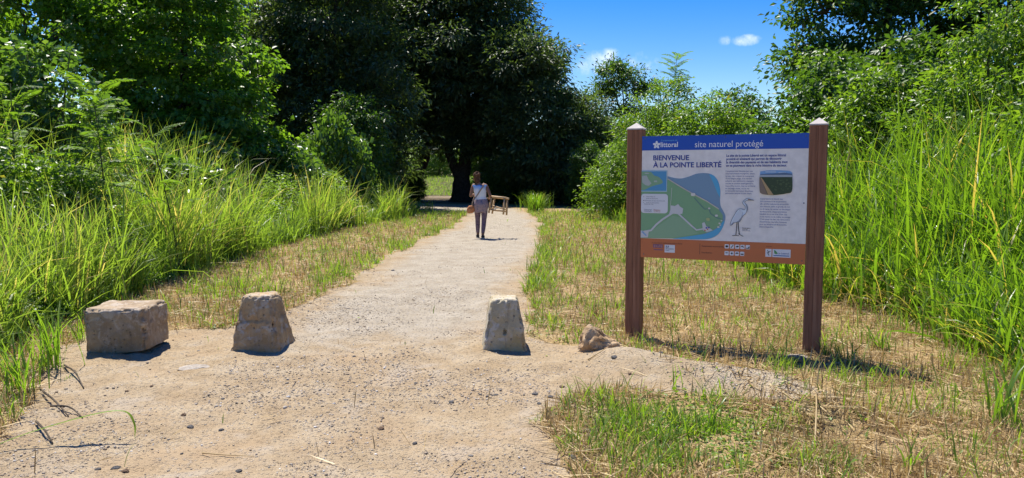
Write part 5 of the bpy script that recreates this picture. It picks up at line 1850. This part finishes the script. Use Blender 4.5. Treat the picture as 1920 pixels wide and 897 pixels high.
one_blade('long green grass blade bent over the sand in the lower left corner', [(-2.95, 4.05, .02), (-2.72, 4.12, .10), (-2.42, 4.22, .17), (-2.27, 4.27, .17), (-2.21, 4.26, .10), (-2.20, 4.24, .015)], .022, 1)
one_blade('long arching green blade leaning in from the right edge, upper of two', [(3.95, 5.5, .25), (3.72, 5.6, .48), (3.45, 5.65, .56), (3.22, 5.68, .55)], .028, 2)
one_blade('long arching green blade leaning in from the right edge, lower of two', [(4.0, 5.4, .16), (3.65, 5.55, .36), (3.35, 5.6, .40), (3.15, 5.62, .34)], .026, 3)


def stalk(name, label, cat, group, pts, r, mat):
    p = smooth_path(pts, 5)
    V, T = tube_arrays(p, np.linspace(r, r * .5, len(p)), 5)
    v = np.full(len(V), .75)
    return tag(obj(name, mesh_np(name, V, T, {'var': v}, smooth=True), M[mat]), label, cat, group)


STK = 'long pale straw stalks on the ground'
stalk('straw_stalk', 'long pale straw stalk lying across the sand toward the grass patch', 'straw stalk', STK, [G3(1048, 765, .012), G3(1090, 795, .02), G3(1135, 822, .015)], .006, 'straw')
stalk('straw_stalk', 'long pale straw stalk lying below the grass patch at the bottom', 'straw stalk', STK, [G3(1118, 893, .012), G3(1180, 868, .03), G3(1235, 835, .05), G3(1262, 815, .06)], .006, 'straw')
stalk('straw_stalk', 'thin straw stalk lying on the sand at the bottom left of the middle', 'straw stalk', STK, [G3(362, 850, .008), G3(410, 856, .010), G3(462, 862, .008)], .004, 'straw')
stalk('straw_stalk', 'pale straw stalk lying in front of the pinkish rock', 'straw stalk', STK, [G3(1105, 686, .010), G3(1138, 676, .012)], .006, 'straw')
stalk('straw_stalk', 'upright dry stalk stub in the straw below the pale ridge', 'straw stalk', STK, [G3(1544, 845, -.01), G3(1544, 800, .11), G3(1538, 745, .0)], .007, 'straw')
TWG = 'dark dead twigs at the left rim of the sand'
for i, (a, b_, c) in enumerate((((60, 738), (85, 760), (108, 785)), ((45, 800), (60, 820), (75, 838)), ((105, 690), (125, 705), (140, 728)), ((75, 768), (110, 772), (135, 790)), ((20, 690), (45, 705), (58, 735)))):
    stalk('dead_twig', ('dark dead twig under the tall tussock, uppermost', 'dark dead twig lowest by the left edge', 'dark dead twig nearest the wide block', 'dark forked looking twig in the middle of the twigs', 'dark dead twig closest to the left edge')[i], 'twig', TWG,
          [G3(*a, .02), G3(*b_, .035), G3(*c, .006)], .008, 'twig')
